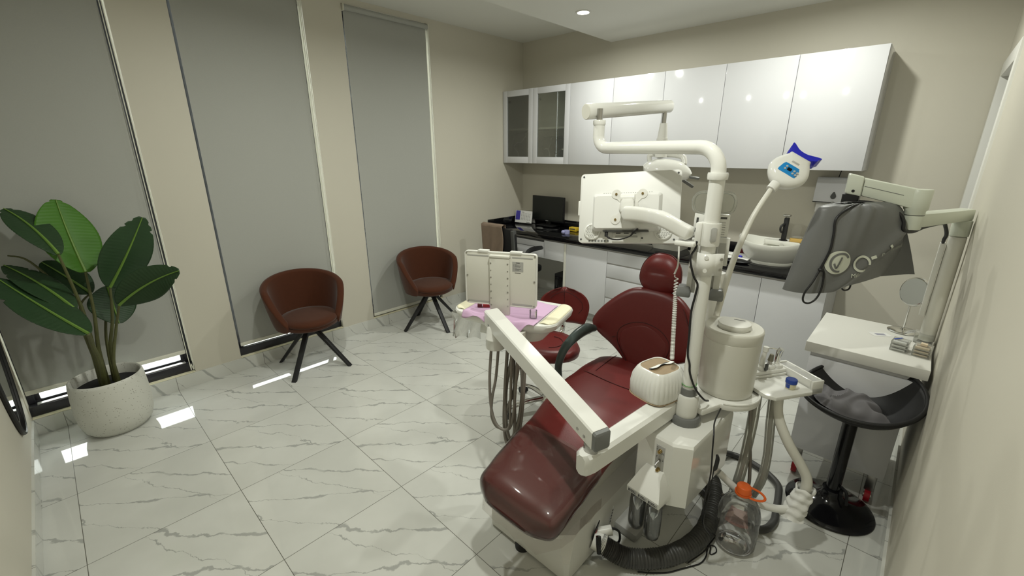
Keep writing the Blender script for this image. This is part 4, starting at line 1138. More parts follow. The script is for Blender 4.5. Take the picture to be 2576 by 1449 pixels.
# hoses hanging in loops
HO = [((2.395, -2.565, .788), (2.400, -2.585, .62), (2.425, -2.60, .47), (2.475, -2.605, .395), (2.53, -2.585, .40), (2.52, -2.56, .52), (2.50, -2.53, .80)),
      ((2.425, -2.545, .788), (2.430, -2.57, .64), (2.42, -2.59, .52), (2.428, -2.60, .42), (2.48, -2.60, .385), (2.54, -2.57, .43), (2.525, -2.51, .80)),
      ((2.46, -2.515, .80), (2.475, -2.55, .60), (2.485, -2.57, .40), (2.515, -2.58, .30), (2.545, -2.56, .36), (2.52, -2.53, .55), (2.475, -2.49, .80)),
      ((2.49, -2.50, .80), (2.475, -2.54, .60), (2.50, -2.57, .42), (2.53, -2.57, .33), (2.555, -2.54, .42), (2.545, -2.50, .60), (2.51, -2.48, .80)),
      ((2.53, -2.49, .80), (2.52, -2.53, .60), (2.49, -2.56, .45), (2.50, -2.57, .34), (2.54, -2.55, .30), (2.56, -2.52, .45), (2.54, -2.47, .80))]
for k, h in enumerate(HO): obj('hose', MB().tube(h, .0072 if k < 2 else .0085, 10, sub=9), M_['hose'], t)
fm = MB()
def filmf(u, v):
    x = -.29 + .20 * u; 
    return MT @ V((x - .01 * v + .006 * math.sin(u * 9 + v * 4), -.165 - .03 * u + .010 * math.sin(u * 14 + v * 3) * v + .02 * v, .905 - .15 * v * (1 - .25 * u)))
fm.grid(filmf, 18, 12)
fm.grid(lambda u, v: MT @ V((-.29 + .006 * math.sin(v * 6 + u * 8) + .02 * v, -.165 + .26 * u + .006 * math.sin(u * 16), .905 - .15 * v * (1 - .3 * u))), 18, 12)
obj('plastic_bag_cover', fm, M_['film'], t, 80, label='clear plastic bag hanging under the left end')

# things on the instrument table
def paper(u, v):
    x = -.205 + .41 * u; y = -.155 + .275 * v
    z = .9312 + .0012 * math.sin(u * 9 + v * 3)
    edge = -.160 - .048 * (1 - (x / .29) ** 2)
    if v < .22:
        k = 1 - v / .22
        y = edge + .03 - .042 * k
        dr = .020 + .018 * math.sin(u * 17 + .8) + .020 * math.exp(-((u - .82) / .06) ** 2)
        z = .9325 + .003 * math.sin(u * 23) - max(0, k - .62) / .38 * max(.004, dr) + .004 * k
        y -= .006 * max(0, k - .6)
    if v > .9: z += .004 * math.sin(u * 12)
    return MT @ V((x, y, z))
pm = MB().grid(paper, 60, 40)
t = obj('lining_paper', pm, M_['pink'], None, 70); tag(t, 'lilac paper sheet lining the top of the instrument table', 'paper')
md = t.modifiers.new('Solidify', 'SOLIDIFY'); md.thickness = .001
t = thing('shade_holder', 'small red and clear plastic piece on the left of the lilac paper', 'case', MT @ V((-.135, -.09, .932)))
Mq = MT @ Matrix.Translation((-.135, -.085, .9325)) @ Matrix.Rotation(.5, 4, 'Z')
obj('red_block', MB().box((-.006, -.012, 0), (.03, .012, .016), .002, M=Mq), M_['redp'], t, 30)
obj('dark_block', MB().box((-.034, -.012, 0), (-.010, .012, .018), .002, M=Mq), M_['maroon'], t, 30)
obj('clear_block', MB().box((.031, -.012, 0), (.052, .012, .014), .002, M=Mq), M_['acrylic'], t, 30)
Mq2 = MT @ V((.165, -.115, .9312))
t = obj('glass_cup', MB().lathe([(.002, .0), (.017, 0), (.0185, .003), (.019, .042), (.0178, .042), (.0172, .005), (.002, .005)], Mq2, 30, cap=False), M_['pvc']); tag(t, 'small clear glass cup on the right of the lilac paper', 'cup')

# ------------------------------------------------------------------ white monitor on the pole
t = thing('arm_monitor', 'large white backed monitor held on the pole by a curved arm', 'monitor', (2.886, -2.2, 1.33))
MM = frame((2.884, -2.200, 1.487), (.40, .16, .029), (-.055, .075, .297))
obj('back_shell', MB().prism(rrect(.424, .308, .016), -.028, .0, .006, M=MM), M_['white_soft'], t, 40)
obj('screen_panel', MB().prism(rrect(.41, .292, .012), -.0305, -.027, M=MM), M_['screen'], t, 40)
bl_ = MB().loft([[MM @ V((p[0] - .005, p[1] - .022 + dy, z)) for p in rrect(w_, h_, .012)] for w_, h_, z, dy in ((.29, .165, -.002, 0), (.285, .160, .022, .0), (.265, .138, .038, -.002), (.15, .06, .039, -.002))])
rb_ = obj('rear_box', bl_, M_['white_soft'], t, 28)
vt = MB()
for r in range(3):
    for k in range(22): vt.box((-.105 + k * .0095 + (r % 2) * .0045, .046 + r * .006, .024 - r * .0055), (-.1005 + k * .0095 + (r % 2) * .0045, .0495 + r * .006, .0295 - r * .0055), M=MM)
obj('vent_slots', vt, M_['lgrey'], rb_, 0)
obj('port_recess', MB().box((-.10, -.107, .004), (.09, -.103, .030), M=MM), M_['dgrey'], rb_, 0)
for cx_, nm in ((-.150, 'speaker_grille'), (.148, 'speaker_grille')):
    Ml = MM @ Matrix.Translation((cx_, -.105, 0))
    g_ = obj(nm, MB().lathe([(.036, -.001), (.036, .006), (.033, .009), (.030, .0095), (.0295, .007), (.002, .0078)], (0, 0, 0), 40, M=Ml), M_['white'], t, 40)
    hl = MB()
    for r in range(8):
        y = -.023 + r * .0066; hw = math.sqrt(max(0, .0275 ** 2 - y * y)); k = -hw + (.004 if r % 2 else 0)
        while k < hw - .004:
            hl.box((k, y - .0013, .0072), (k + .0062, y + .0013, .0086), M=Ml); k += .0092
    obj('grille_slots', hl, M_['lgrey'], g_, 0)
ppn = obj('port_plate', MB().box((-.062, -.148, -.001), (.058, -.110, .005), .002, M=MM), M_['white'], t, 30)
obj('port_slots', MB().box((-.046, -.1135, .004), (-.026, -.1105, .0056), M=MM).box((-.012, -.1135, .004), (.008, -.1105, .0056), M=MM).box((.020, -.1135, .004), (.040, -.1105, .0056), M=MM), M_['gap'], ppn, 0)
obj('port_handle', MB().box((-.048, -.130, .0045), (.045, -.122, .0068), .001, M=MM), M_['lgrey'], ppn, 0)
vl = MB()
for k in range(7): vl.box((-.165 + k * .0135, -.149, -.0005), (-.1615 + k * .0135, -.141, .0012), M=MM).box((-.1600 + k * .0135, -.149, -.0005), (-.1575 + k * .0135, -.141, .0012), M=MM)
obj('vent_slots', vl, M_['dgrey'], t, 0)
scr = MB()
for x, y in ((-.198, .140), (.198, .140), (-.200, -.138), (.192, -.138), (-.075, -.132), (.064, -.132)): scr.cyl(MM @ V((x, y, -.003)), MM @ V((x, y, .0012)), .0042, n=12)
obj_each('screw', scr, M_['dgrey'], t)
# mounting plate with four rounded ears
ear = []
pts4 = [(-.046, .050), (.062, .050), (.062, -.058), (-.046, -.058)]
ears = MB()
for (x, y) in pts4: ears.lathe([(.020, .036), (.020, .041), (.002, .0415)], (x, y, 0), 24, M=MM)
ears.prism([(-.066, .052), (-.030, .016), (-.020, -.004), (-.030, -.026), (-.066, -.062), (-.042, -.078), (-.018, -.046), (.008, -.036), (.034, -.046), (.058, -.078), (.082, -.062), (.046, -.026), (.036, -.004), (.046, .016), (.082, .052), (.058, .070), (.030, .044), (.008, .038), (-.016, .044), (-.042, .070)], .036, .0412, M=MM)
ears.lathe([(.040, .036), (.040, .050), (.030, .056), (.002, .057)], (.008, -.004, 0), 32, M=MM)
vp = obj('mount_plate', ears, M_['white_mat'], t, 40)
sc2 = MB()
for (x, y) in pts4: sc2.cyl(MM @ V((x, y, .041)), MM @ V((x, y, .0455)), .005, n=12)
obj_each('screw', sc2, M_['brass'], vp)
obj('tilt_hinge', MB().box((-.022, -.036, .045), (.034, .030, .088), .010, M=MM).cyl(MM @ V((-.022, .024, .066)), MM @ V((.034, .024, .066)), .022, n=24), M_['white'], t, 40)
HB = MM @ V((.004, -.050, .072))
def acur(s):
    a = [HB + V((-.020, -.004, .012)), HB + V((.035, .004, .014)), HB + V((.10, .012, .010)), V((3.090, -2.293, 1.466)), V((3.160, -2.288, 1.436)), V((3.205, -2.285, 1.420))]
    P, _ = spline(a, [0] * 6, 8)
    return P
AP = acur(0); rings = []
for i, p in enumerate(AP):
    k = i / (len(AP) - 1); tg = (AP[min(i + 1, len(AP) - 1)] - AP[max(0, i - 1)]).normalized(); sdv = tg.cross(V((0, 0, 1))).normalized(); upv = sdv.cross(tg)
    h = .030 - .004 * k; w_ = .023; e = min(1, .35 + 9 * min(k, 1 - k)) 
    rings.append([p + sdv * a * w_ * e + upv * b * h * e for a, b in [(c[0] * 2, c[1] * 2) for c in rrect(1, 1, .22, 3)]])
obj('curved_arm', MB().loft(rings), M_['white'], t, 50)
obj('pole_clamp', MB().lathe([(.0275, 1.383), (.036, 1.383), (.037, 1.39), (.037, 1.462), (.036, 1.468), (.0275, 1.468)], PXY, 36).box((3.150, -2.318, 1.378), (3.225, -2.262, 1.396), .006).box((3.212, -2.292, 1.384), (3.238, -2.266, 1.470), .008), M_['white'], t, 40)
cl = (CAMP - V((3.255, -2.252, 1.43))); cl.z = 0; cl = (Matrix.Rotation(.35, 3, 'Z') @ cl.normalized())
Mk = frame(PXY + cl * .0365 + V((0, 0, 1.428)), V((0, 0, 1)).cross(cl), (0, 0, 1))
obj('clamp_pad', MB().prism(rrect(.022, .054, .008), -.004, .0025, .001, M=Mk), M_['lgrey'], t)
obj('power_cable', MB().tube([MM @ V(p) for p in ((-.085, -.095, .018), (-.085, -.118, .022), (-.070, -.136, .026), (-.030, -.142, .030), (.015, -.128, .032), (.035, -.108, .040), (.05, -.098, .045))], [.0045, .0045, .003, .003, .003, .005, .004], 8, sub=6).cyl(MM @ V((-.085, -.102, .018)), MM @ V((-.085, -.128, .022)), .007, n=12), M_['black'], t)
obj('signal_plug', MB().cyl(MM @ V((.144, -.058, .020)), MM @ V((.205, -.060, .022)), .010, .006, n=14), M_['grey'], t)
obj('edge_tab', MB().box((-.220, -.03, -.022), (-.211, .035, -.004), .002, M=MM), M_['white'], t)

# coiled cable down to the instrument tower
top = [(3.108, -2.160, 1.342), (3.116, -2.172, 1.31), (3.124, -2.188, 1.27), (3.120, -2.196, 1.242), (3.118, -2.200, 1.232)]
c0, c1 = V((3.127, -2.198, 1.228)), V((3.186, -2.290, .900))
N_ = 46; hel = []
axd = (c1 - c0).normalized(); xa = axd.orthogonal().normalized(); ya = axd.cross(xa)
for i in range(N_ * 10 + 1):
    a = 2 * PI * i / 10; s = (i / (N_ * 10)) ** .72
    hel.append(c0.lerp(c1, s) + (xa * math.cos(a) + ya * math.sin(a)) * .0070)
t = obj('coiled_cable', MB().tube(top, .0035, 8, sub=5).tube(hel, .0024, 6), M_['white']); tag(t, 'white coiled cable hanging in front of the red backrest', 'cable')
# black cord down the pole
pts = [(3.226, -2.292, 1.40), (3.222, -2.287, 1.37), (3.215, -2.306, 1.335), (3.232, -2.300, 1.27), (3.247, -2.287, 1.235), (3.244, -2.286, 1.19), (3.236, -2.284, 1.12), (3.240, -2.284, 1.03), (3.244, -2.284, .94), (3.256, -2.283, .90), (3.262, -2.282, .86), (3.29, -2.28, .80), (3.315, -2.235, .74), (3.32, -2.19, .715)]
t = obj('signal_cable', MB().tube(pts, .0042, 8, sub=6), M_['black']); tag(t, 'black cable running down the front of the white pole', 'cable')

# ------------------------------------------------------------------ whitening lamp bracketed to the pole
t = thing('whitening_lamp', 'white tooth whitening lamp with a blue mouthpiece on a bent neck', 'lamp', (3.29, -2.15, 1.15))
vr = V((.948, .318, 0)); vb = V((-.318, .948, 0))
MW2 = frame(PXY + vb * .060, vr, (0, 0, 1))           # local z faces the camera side
obj('bracket_board', MB().box((-.061, 1.17, -.010), (-.042, 1.395, .012), .002, M=MW2).box((.036, 1.17, -.010), (.060, 1.30, .012), .002, M=MW2).box((-.060, 1.17, -.014), (.056, 1.395, -.008), .001, M=MW2).box((.034, 1.295, -.012), (.074, 1.405, .006), .004, M=MW2), M_['cab_in'], t, 30)
obj('bracket_inset', MB().box((.036, 1.31, .006), (.062, 1.385, .0075), M=MW2), M_['lgrey'], t, 0)
arcp = [(math.sin(a) * .0335, -.0 + math.cos(a) * .0335) for a in [-.95 + 1.9 * k / 12 for k in range(13)]]
cp_ = MB()
prof = [(-.058, .010 - .008), (-.034, .012)] + [(x, z) for x, z in arcp] + [(.034, .012), (.058, .002)]
vs = []
for (x, z) in prof:
    for h in (1.272, 1.356): vs.append(PXY + vr * x - vb * (z + .002) + V((0, 0, h)))
cp_.add(vs, [[2 * i, 2 * i + 2, 2 * i + 3, 2 * i + 1] for i in range(len(prof) - 1)])
co = obj('clamp_plate', cp_, M_['white_gloss'], t, 60)
md = co.modifiers.new('Solidify', 'SOLIDIFY'); md.thickness = .004; md.offset = 0
bl2 = MB()
for x in (-.052, .052):
    for h in (1.295, 1.335): bl2.cyl(PXY + vr * x - vb * .003 + V((0, 0, h)), PXY + vr * x - vb * .012 + V((0, 0, h)), .0055, n=12)
obj_each('bolt', bl2, M_['steel'], co)
bl3 = MB()
for h in (1.292, 1.342): bl3.cyl(PXY - vb * .034 + V((0, 0, h)), PXY - vb * .039 + V((0, 0, h)), .0075, n=16)
obj_each('bolt_cap', bl3, M_['white'], co)
ft = MB()
for q in (-.068, .052):
    ft.loft([[MW2 @ V((q + p[0], z, p[1])) for p in rrect(w_, d_, .008, 3)] for w_, d_, z in ((.050, .056, 1.158), (.054, .062, 1.163), (.054, .060, 1.180), (.042, .044, 1.199), (.034, .034, 1.201))])
obj_each('grey_foot', ft, M_['grey'], t, 40)
obj('lower_tube', MB().cyl(PXY + vb * .33 + vr * .048 + V((0, 0, .70)), PXY + vb * .33 + vr * .048 + V((0, 0, 1.20)), .038, n=32).box((.030, 1.165, -.34), (.066, 1.195, -.01), .003, M=MW2), M_['white'], t)
obj('label_board', MB().box((-.062, 1.405, -.012), (.062, 1.492, -.004), .003, M=MW2), M_['white'], t, 30)
lp_ = MB().box((.030, 1.474, -.0045), (.052, 1.482, -.0035), M=MW2).box((-.054, 1.455, -.0045), (-.046, 1.475, -.0035), M=MW2)
for k in range(6): lp_.box((.030, 1.415 + k * .009, -.0045), (.050, 1.4162 + k * .009, -.0035), M=MW2)
lp_.box((-.056, 1.42, -.0045), (-.050, 1.435, -.0035), M=MW2)
obj('label_print', lp_, M_['dgrey'], t, 0)
for q in (-1, 1):
    lo_ = [(.018, 1.495), (.018, 1.56), (.036, 1.572), (.060, 1.565), (.072, 1.545), (.070, 1.515), (.058, 1.498)]
    hh = obj('clear_handle', MB().tube([MW2 @ V((q * x, z, -.008)) for x, z in lo_], .0055, 8, sub=4, closed=True).prism([(q * x, z) for x, z in lo_][::q], -.010, -.006, M=MW2), M_['acrylic'], t, 40)
NK = [PXY + vb * .05 + vr * .064 + V((0, 0, 1.09)), V((3.296, -2.074, 1.275)), V((3.310, -2.003, 1.412)), V((3.326, -1.960, 1.490)), V((3.350, -1.898, 1.573))]
obj('bent_neck', MB().tube(NK, [.0125, .012, .0115, .0105, .010], 14, sub=8), M_['offwhite'], t, 60)
av = V((.066, .125, .138)).normalized(); hc = V((3.388, -1.835, 1.645)); nv = (V((3.72, -3.9, 1.80)) - hc); nv = (nv - av * nv.dot(av)).normalized()
MHh = frame(hc - nv * .02, av.cross(nv), av)            # local x right, y along the head, z to the front
MHh = frame(hc - nv * .02, (av.cross(nv)), av) 
bo = [(-.075, .012), (-.072, .022), (-.062, .042), (-.040, .064), (-.012, .076), (.015, .074), (.040, .062), (.062, .048), (.076, .044)]
def hring(k, z):
    P_, _ = spline([V((x, y, 0)) for y, x in bo], [0] * len(bo), 4)
    o = [(p.x * k, p.y * k) for p in P_] + [(-p.x * k, p.y * k) for p in P_[::-1]]
    return [MHh @ V((x, y, z)) for x, y in o]
obj('lamp_head', MB().loft([hring(.25, -.040), hring(.62, -.036), hring(.85, -.024), hring(.97, -.006), hring(1.0, .008), hring(.97, .020), hring(.88, .030), hring(.72, .036), hring(.3, .039)]), M_['white_gloss'], t, 45)
obj('neck_collar', MB().cyl(NK[-1] - av * .004, NK[-1] + av * .028, .019, .020, n=24), M_['white'], t)
bpn = [(-.044, .012), (-.046, -.012), (-.034, -.020), (.0, -.021), (.034, -.020), (.046, -.012), (.044, .012), (.036, .021), (0, .022), (-.036, .021)]
def dome(x, y): return .0393 - .0040 * max(0, (abs(x) - .020) / .02) ** 1.4 - .002 * max(0, (abs(y) - .012) / .02)
pn = MB()
P_, _ = spline([V((a, b, 0)) for a, b in bpn], [0] * 10, 4, True)
pn.loft([[MHh @ V((p.x * k, p.y * k - .010, z + dome(p.x * k, p.y * k))) for p in P_] for k, z in ((1.0, -.004), (1.0, .0012), (.6, .0016), (.1, .0018))])
pa = obj('control_panel', pn, M_['bluepanel'], t, 50)
obj('display', MB().prism(rrect(.017, .013, .004), .040, .0423, M=MHh @ Matrix.Translation((.0, -.010, 0))), M_['black_gloss'], pa)
bt = MB()
for (x, y) in ((-.015, .004 - .007), (-.016, -.008 - .007), (.019, .003 - .010), (.019, -.009 - .010), (.032, .002 - .010), (.031, -.009 - .010)): bt.lathe([(.0042, .038), (.0042, .0425), (.001, .0428)], (x, y, 0), 16, M=MHh)
obj_each('panel_button', bt, M_['lgrey'], pa)
obj('maker_strip', MB().box((-.014, .022, .0365), (.016, .031, .0392), .0006, M=MHh).box((-.013, .0255, .0388), (.015, .0262, .0395), M=MHh), M_['lgrey'], t, 30)
mo = [(-.046, .070), (-.056, .092), (-.058, .112), (-.030, .094), (-.012, .088), (.012, .088), (.030, .094), (.064, .108), (.058, .090), (.046, .070)]
P_, _ = spline([V((a, b, 0)) for a, b in mo], [0] * 10, 3, True)
def mring(k, z): return [MHh @ V((p.x * (1 if p.y > .08 else k), p.y, z * (1 - 2.2 * max(0, p.y - .085)) + 16 * max(0, p.y - .088) * abs(p.x) * -.35)) for p in P_]
obj('mouthpiece', MB().loft([mring(.8, -.030), mring(.97, -.020), mring(1, .0), mring(.97, .020), mring(.8, .029)]), M_['blue'], t, 60)

# ------------------------------------------------------------------ tissue box, canister on its shelf
t = thing('tissue_box', 'white ribbed tissue box with a brown lid standing on the base arm', 'tissue box', (3.115, -2.275, .718))
TX = V((3.136, -2.285, .718)); rot = Matrix.Translation(TX) @ Matrix.Rotation(math.radians(-14), 4, 'Z')
def sq(r, z, rib=0.0, n=132, p=3.6, ar=.90):
    o = []
    for k in range(n):
        a = 2 * PI * k / n; c, s = math.cos(a), math.sin(a)
        q = (abs(c) ** p + abs(s) ** p) ** (-1 / p)
        q = q * r * (1 - rib * (1 if k % 4 == 0 else 0))
        o.append(rot @ V((c * q * ar, s * q, z)))
    return o
obj('box_shell', MB().loft([sq(.080, .0, 0), sq(.098, .002, 0), sq(.104, .02, .03), sq(.105, .06, .03), sq(.099, .095, .03), sq(.085, .122, .02), sq(.078, .130, 0), sq(.074, .133, 0), sq(.071, .131, 0), sq(.071, .125, 0)], cap=False), M_['white'], t, 50)
obj('base_band', MB().loft([sq(.099, .0005, 0), sq(.1045, .0045, 0), sq(.100, .006, 0)]), M_['wood'], t, 50)
lid = MB().loft([sq(.0715, .122, 0), sq(.0715, .1285, 0), sq(.02, .1285, 0)])
obj('lid', lid, M_['wood'], t, 40)
obj('slot', MB().box((-.010, -.058, .1275), (.004, .058, .1292), M=rot), M_['gap'], t, 0)
obj('tissue', MB().grid(lambda u, v: rot @ V((-.006 + .016 * u + .004 * math.sin(v * 9) * (.4 + u) + .006 * (v - .5), -.054 + .128 * v, .1296 + .006 * u + .005 * max(0, math.sin(v * 4 + .4)) + .02 * max(0, v - .86))), 6, 30), M_['tissue'], t, 60)
CC = V((3.322, -1.992, .7))
t = thing('canister_shelf', 'white round shelf swung out from the pole under the canister', 'shelf', (3.30, -2.1, .66))
dirp = (V((PXY.x, PXY.y, 0)) - V((CC.x, CC.y, 0))).normalized()
ang0 = math.atan2(dirp.y, dirp.x)
outl2 = []
for k in range(61):
    a = ang0 + math.radians(28) + (2 * PI - math.radians(56)) * k / 60
    outl2.append((CC.x + .148 * math.cos(a), CC.y + .148 * math.sin(a)))
pn_ = V((-dirp.y, dirp.x, 0))
for q in (-1, 1): pass
outl2 += [(PXY.x - dirp.x * .03 - pn_.x * .058, PXY.y - dirp.y * .03 - pn_.y * .058), (PXY.x - dirp.x * .03 + pn_.x * .058, PXY.y - dirp.y * .03 + pn_.y * .058)]
obj('shelf_plate', MB().prism(outl2, .662, .690, .005), M_['white'], t, 35)
obj('shelf_rim', MB().tube([(CC.x + .143 * math.cos(a), CC.y + .143 * math.sin(a), .692) for a in [ang0 + .55 + (2 * PI - 1.1) * k / 60 for k in range(61)]], .006, 8), M_['white'], t)
t = thing('white_canister', 'large white cylindrical canister with a round raised lid', 'canister', (CC.x, CC.y, .69))
obj('canister_body', MB().lathe([(.05, .6905), (.106, .6905), (.1115, .697), (.1135, .72), (.1155, .93), (.1158, .945), (.1148, .946), (.1160, .948), (.1178, .985), (.1165, .992), (.112, .996), (.078, .9935), (.072, .988), (.05, .986)], (CC.x, CC.y, 0), 72), M_['offwhite'], t, 45)
obj('foot_band', MB().lathe([(.04, .6902), (.103, .6902), (.1035, .6935), (.04, .6935)], (CC.x, CC.y, 0), 60), M_['wood'], t)
obj('lid', MB().lathe([(.05, .985), (.060, .986), (.063, .992), (.0655, 1.008), (.064, 1.013), (.058, 1.0155), (.01, 1.0165)], (CC.x, CC.y, 0), 60), M_['white_mat'], t, 45)
obj('lid_slot', MB().box((-.022, -.002, 0), (.022, .002, .0012), M=Matrix.Translation((CC.x + .010, CC.y + .030, 1.0158)) @ Matrix.Rotation(.25, 4, 'Z')), M_['dgrey'], t, 0)
# ------------------------------------------------------------------ assistant's tray on its pipe
t = thing('assistant_tray', 'white assistant tray with suction holders on a bent white pipe', 'tray', (3.52, -1.85, .15))
q0 = V((3.508, -1.992, .715)); e1 = V((.126, .195, 0)); e2 = V((-.100, .124, 0))
MTr = frame(q0, e1, e2)
L1, L2 = e1.length, e2.length
ol = [(.03, 0), (L1 - .012, 0), (L1, .012), (L1, L2), (0, L2), (0, .03)]
obj('tray_plate', MB().prism(ol, -.018, 0, .003, M=MTr), M_['white'], t, 35)
obj('tray_lip', MB().box((0, L2 - .006, 0), (L1, L2, .012), .002, M=MTr), M_['white'], t, 35)
obj('holder_bar', MB().box((-.02, L2 + .002, -.012), (L1 + .01, L2 + .055, .028), .008, M=MTr).box((.095, L2 + .01, .02), (.142, L2 + .06, .045), .012, M=MTr).box((.147, L2 + .01, .02), (.186, L2 + .06, .045), .012, M=MTr).box((.190, L2 + .01, .02), (.230, L2 + .06, .045), .012, M=MTr), M_['white_gloss'], t, 40)
hf = MB()
hx0, hx1, hy0, hy1 = L1 + .005, L1 + .068, .02, L2 + .070
hf.box((hx0, hy0, -.03), (hx1, hy0 + .012, .034), .004, M=MTr).box((hx0, hy1 - .012, -.03), (hx1, hy1, .034), .004, M=MTr).box((hx0, hy0 + .012, -.03), (hx0 + .010, hy1 - .012, .034), .004, M=MTr).box((hx1 - .010, hy0 + .012, -.03), (hx1, hy1 - .012, .034), .004, M=MTr).box((hx0, hy0, -.03), (hx1, hy1, .0), .003, M=MTr)
obj('side_pocket', hf, M_['white'], t, 35)
obj('pocket_mat', MB().box((hx0 + .010, hy0 + .012, .0), (hx1 - .010, hy1 - .012, .028), M=MTr), M_['lgrey'], t, 0)
def up(x, y, z): return MTr @ V((x, y, z))
h1 = obj('suction_tip', MB().tube([up(.122, L2 + .035, .03), up(.124, L2 + .035, .08), up(.128, L2 + .033, .120)], [.013, .011, .0085], 14), M_['white'], t)
obj('tip_cap', MB().cyl(up(.128, L2 + .033, .116), up(.130, L2 + .033, .138), .0125, n=18), M_['white_mat'], h1)
obj('suction_lever', MB().box((.115, L2 + .003, .03), (.132, L2 + .010, .066), .003, M=MTr @ Matrix.Rotation(.0, 4, 'X')), M_['dgrey'], t)
h2 = obj('saliva_ejector', MB().tube([up(.168, L2 + .035, .03), up(.169, L2 + .035, .068)], [.011, .0095], 14), M_['steel'], t)
obj('tip_cap', MB().cyl(up(.169, L2 + .035, .062), up(.171, L2 + .034, .094), .0125, .0085, n=16), mat('olive_tip', (.16, .15, .11), .5), h2)
h3 = obj('air_syringe', MB().tube([up(.208, L2 + .035, .03), up(.209, L2 + .036, .075), up(.212, L2 + .034, .108), up(.216, L2 + .028, .119)], [.0125, .0125, .014, .012], 14), M_['chrome'], t)
obj('syringe_nozzle', MB().tube([up(.212, L2 + .034, .113), up(.186, L2 + .055, .115), up(.155, L2 + .076, .113)], [.005, .0028, .002], 8), M_['chrome'], h3)
PP = [up(.095, .05, -.016), V((3.532, -1.895, .60)), V((3.590, -1.915, .50)), V((3.655, -1.905, .405)), V((3.688, -1.905, .345)), V((3.690, -1.922, .28)), V((3.675, -1.945, .225))]
obj('bent_pipe', MB().tube(PP, [.021] * 7, 16, sub=7), M_['offwhite'], t, 60)
obj('lower_pipe', MB().tube([V((3.672, -1.955, .215)), V((3.60, -1.992, .195)), V((3.50, -2.03, .215)), V((3.375, -2.06, .30))], [.0165] * 4, 14, sub=6), M_['white'], t, 60)
wr = MB()
def wrap(u, v):
    a = 2 * PI * u; r = .034 + .004 * math.sin(v * 26) + .003 * math.sin(a * 5 + v * 9) + .010 * v
    c = V((3.692, -1.912, .310)).lerp(V((3.668, -1.962, .180)), v)
    return c + V((math.cos(a) * r, math.sin(a) * r * .9, .006 * math.sin(a * 3)))
wr.grid(wrap, 30, 22, cu=True)
obj('wrapped_joint', wr, M_['tissue'], t, 80, label='white padding wrapped round the pipe elbow')
sl = glass_thin('clear_sleeve', (.90, .90, .86), .15, .6, (.22, (.72, .72, .64)))
HS = [([(3.437, -1.905, .70), (3.447, -1.935, .55), (3.450, -1.965, .40), (3.448, -1.99, .27), (3.43, -1.985, .16), (3.385, -1.95, .10)], .0085, .022),
      ([(3.497, -1.880, .70), (3.512, -1.905, .55), (3.530, -1.935, .40), (3.530, -1.965, .28), (3.50, -1.96, .15), (3.42, -1.90, .09)], .0095, .019),
      ([(3.425, -1.945, .66), (3.452, -1.955, .48), (3.476, -1.955, .32), (3.482, -1.95, .20), (3.44, -1.92, .11)], .0075, 0)]
for pts, r, rs in HS:
    h = obj('suction_hose', MB().tube(pts, r, 10, sub=7), M_['hose'], t, 60)
    if rs: obj('clear_sleeve', MB().tube(pts[:5], [rs, rs * 1.05, rs * .95, rs * 1.02, rs * .8], 12, sub=6, cap=False), sl, h, 60)
t = thing('jelly_jar', 'small cream jar with a blue lid standing on the assistant tray', 'jar', up(.145, .045, 0))
JC = up(.150, .050, .0005)
obj('jar_body', MB().lathe([(.004, 0), (.017, 0), (.0195, .003), (.0215, .026), (.018, .028), (.004, .028)], JC, 30), M_['petrol'], t)
obj('jar_lid', MB().lathe([(.010, .0265), (.0228, .0265), (.0232, .030), (.0232, .042), (.0215, .0455), (.004, .0455)], JC, 30), M_['bluelid'], t)
lbm = MB()
cd = (CAMP - JC); ca = math.atan2(cd.y, cd.x) - .55
lbm.grid(lambda u, v: JC + V((math.cos(ca - .55 + 1.0 * u) * (.0202 + .0016 * v), math.sin(ca - .55 + 1.0 * u) * (.0202 + .0016 * v), .006 + .019 * v)), 10, 4)
obj('jar_label', lbm, M_['bluelid'], t, 60)

# ------------------------------------------------------------------ hoses, cords and the bottle on the floor
gh = [(3.25, -1.55, .05), (3.29, -1.487, .018), (3.36, -1.478, .018), (3.43, -1.495, .018), (3.50, -1.525, .018), (3.555, -1.58, .018), (3.575, -1.665, .018), (3.59, -1.77, .018), (3.60, -1.86, .018), (3.575, -1.945, .018), (3.50, -1.975, .018), (3.41, -1.955, .018), (3.33, -1.92, .018), (3.25, -1.88, .02)]
t = obj('floor_hose', MB().tube(gh, .0175, 12, sub=8), M_['ghose'], None, 60); tag(t, 'smooth dark grey hose looping on the floor behind the water bottle', 'hose')
bh_ = [(3.085, -2.585, .085), (3.125, -2.575, .072), (3.185, -2.545, .048), (3.26, -2.485, .045), (3.325, -2.40, .045), (3.368, -2.29, .045), (3.385, -2.17, .047), (3.372, -2.05, .055), (3.345, -1.94, .06), (3.30, -1.85, .07), (3.24, -1.80, .09)]
P_, _ = spline([V(p) for p in bh_], [0] * len(bh_), 26)
tl = thing('corrugated_hose', 'thick grey corrugated hose curving from the chair base round the tower', 'hose', (3.25, -2.4, 0))
obj('hose_body', MB().tube(P_, [.0395 + .0028 * math.sin(i * PI / 1.6) for i in range(len(P_))], 22), M_['ghose'], tl, 70)
vv = obj('valve', MB().cyl((3.055, -2.60, .092), (3.105, -2.58, .080), .036, .041, n=28).cyl((3.050, -2.575, .105), (3.10, -2.52, .115), .022, n=18), M_['white'], tl)
obj('valve_lever', MB().tube([(3.085, -2.605, .135), (3.095, -2.615, .105), (3.105, -2.625, .070)], [.011, .012, .009], 12), M_['black_gloss'], vv)
obj('valve_cable', MB().tube([(3.095, -2.515, .12), (3.125, -2.50, .11), (3.135, -2.505, .07), (3.12, -2.515, .04)], .005, 8, sub=4), M_['black'], vv)
t = thing('base_switches', 'black switch stickers on the side of the white chair base', 'switch panel', (3.058, -2.5, .1))
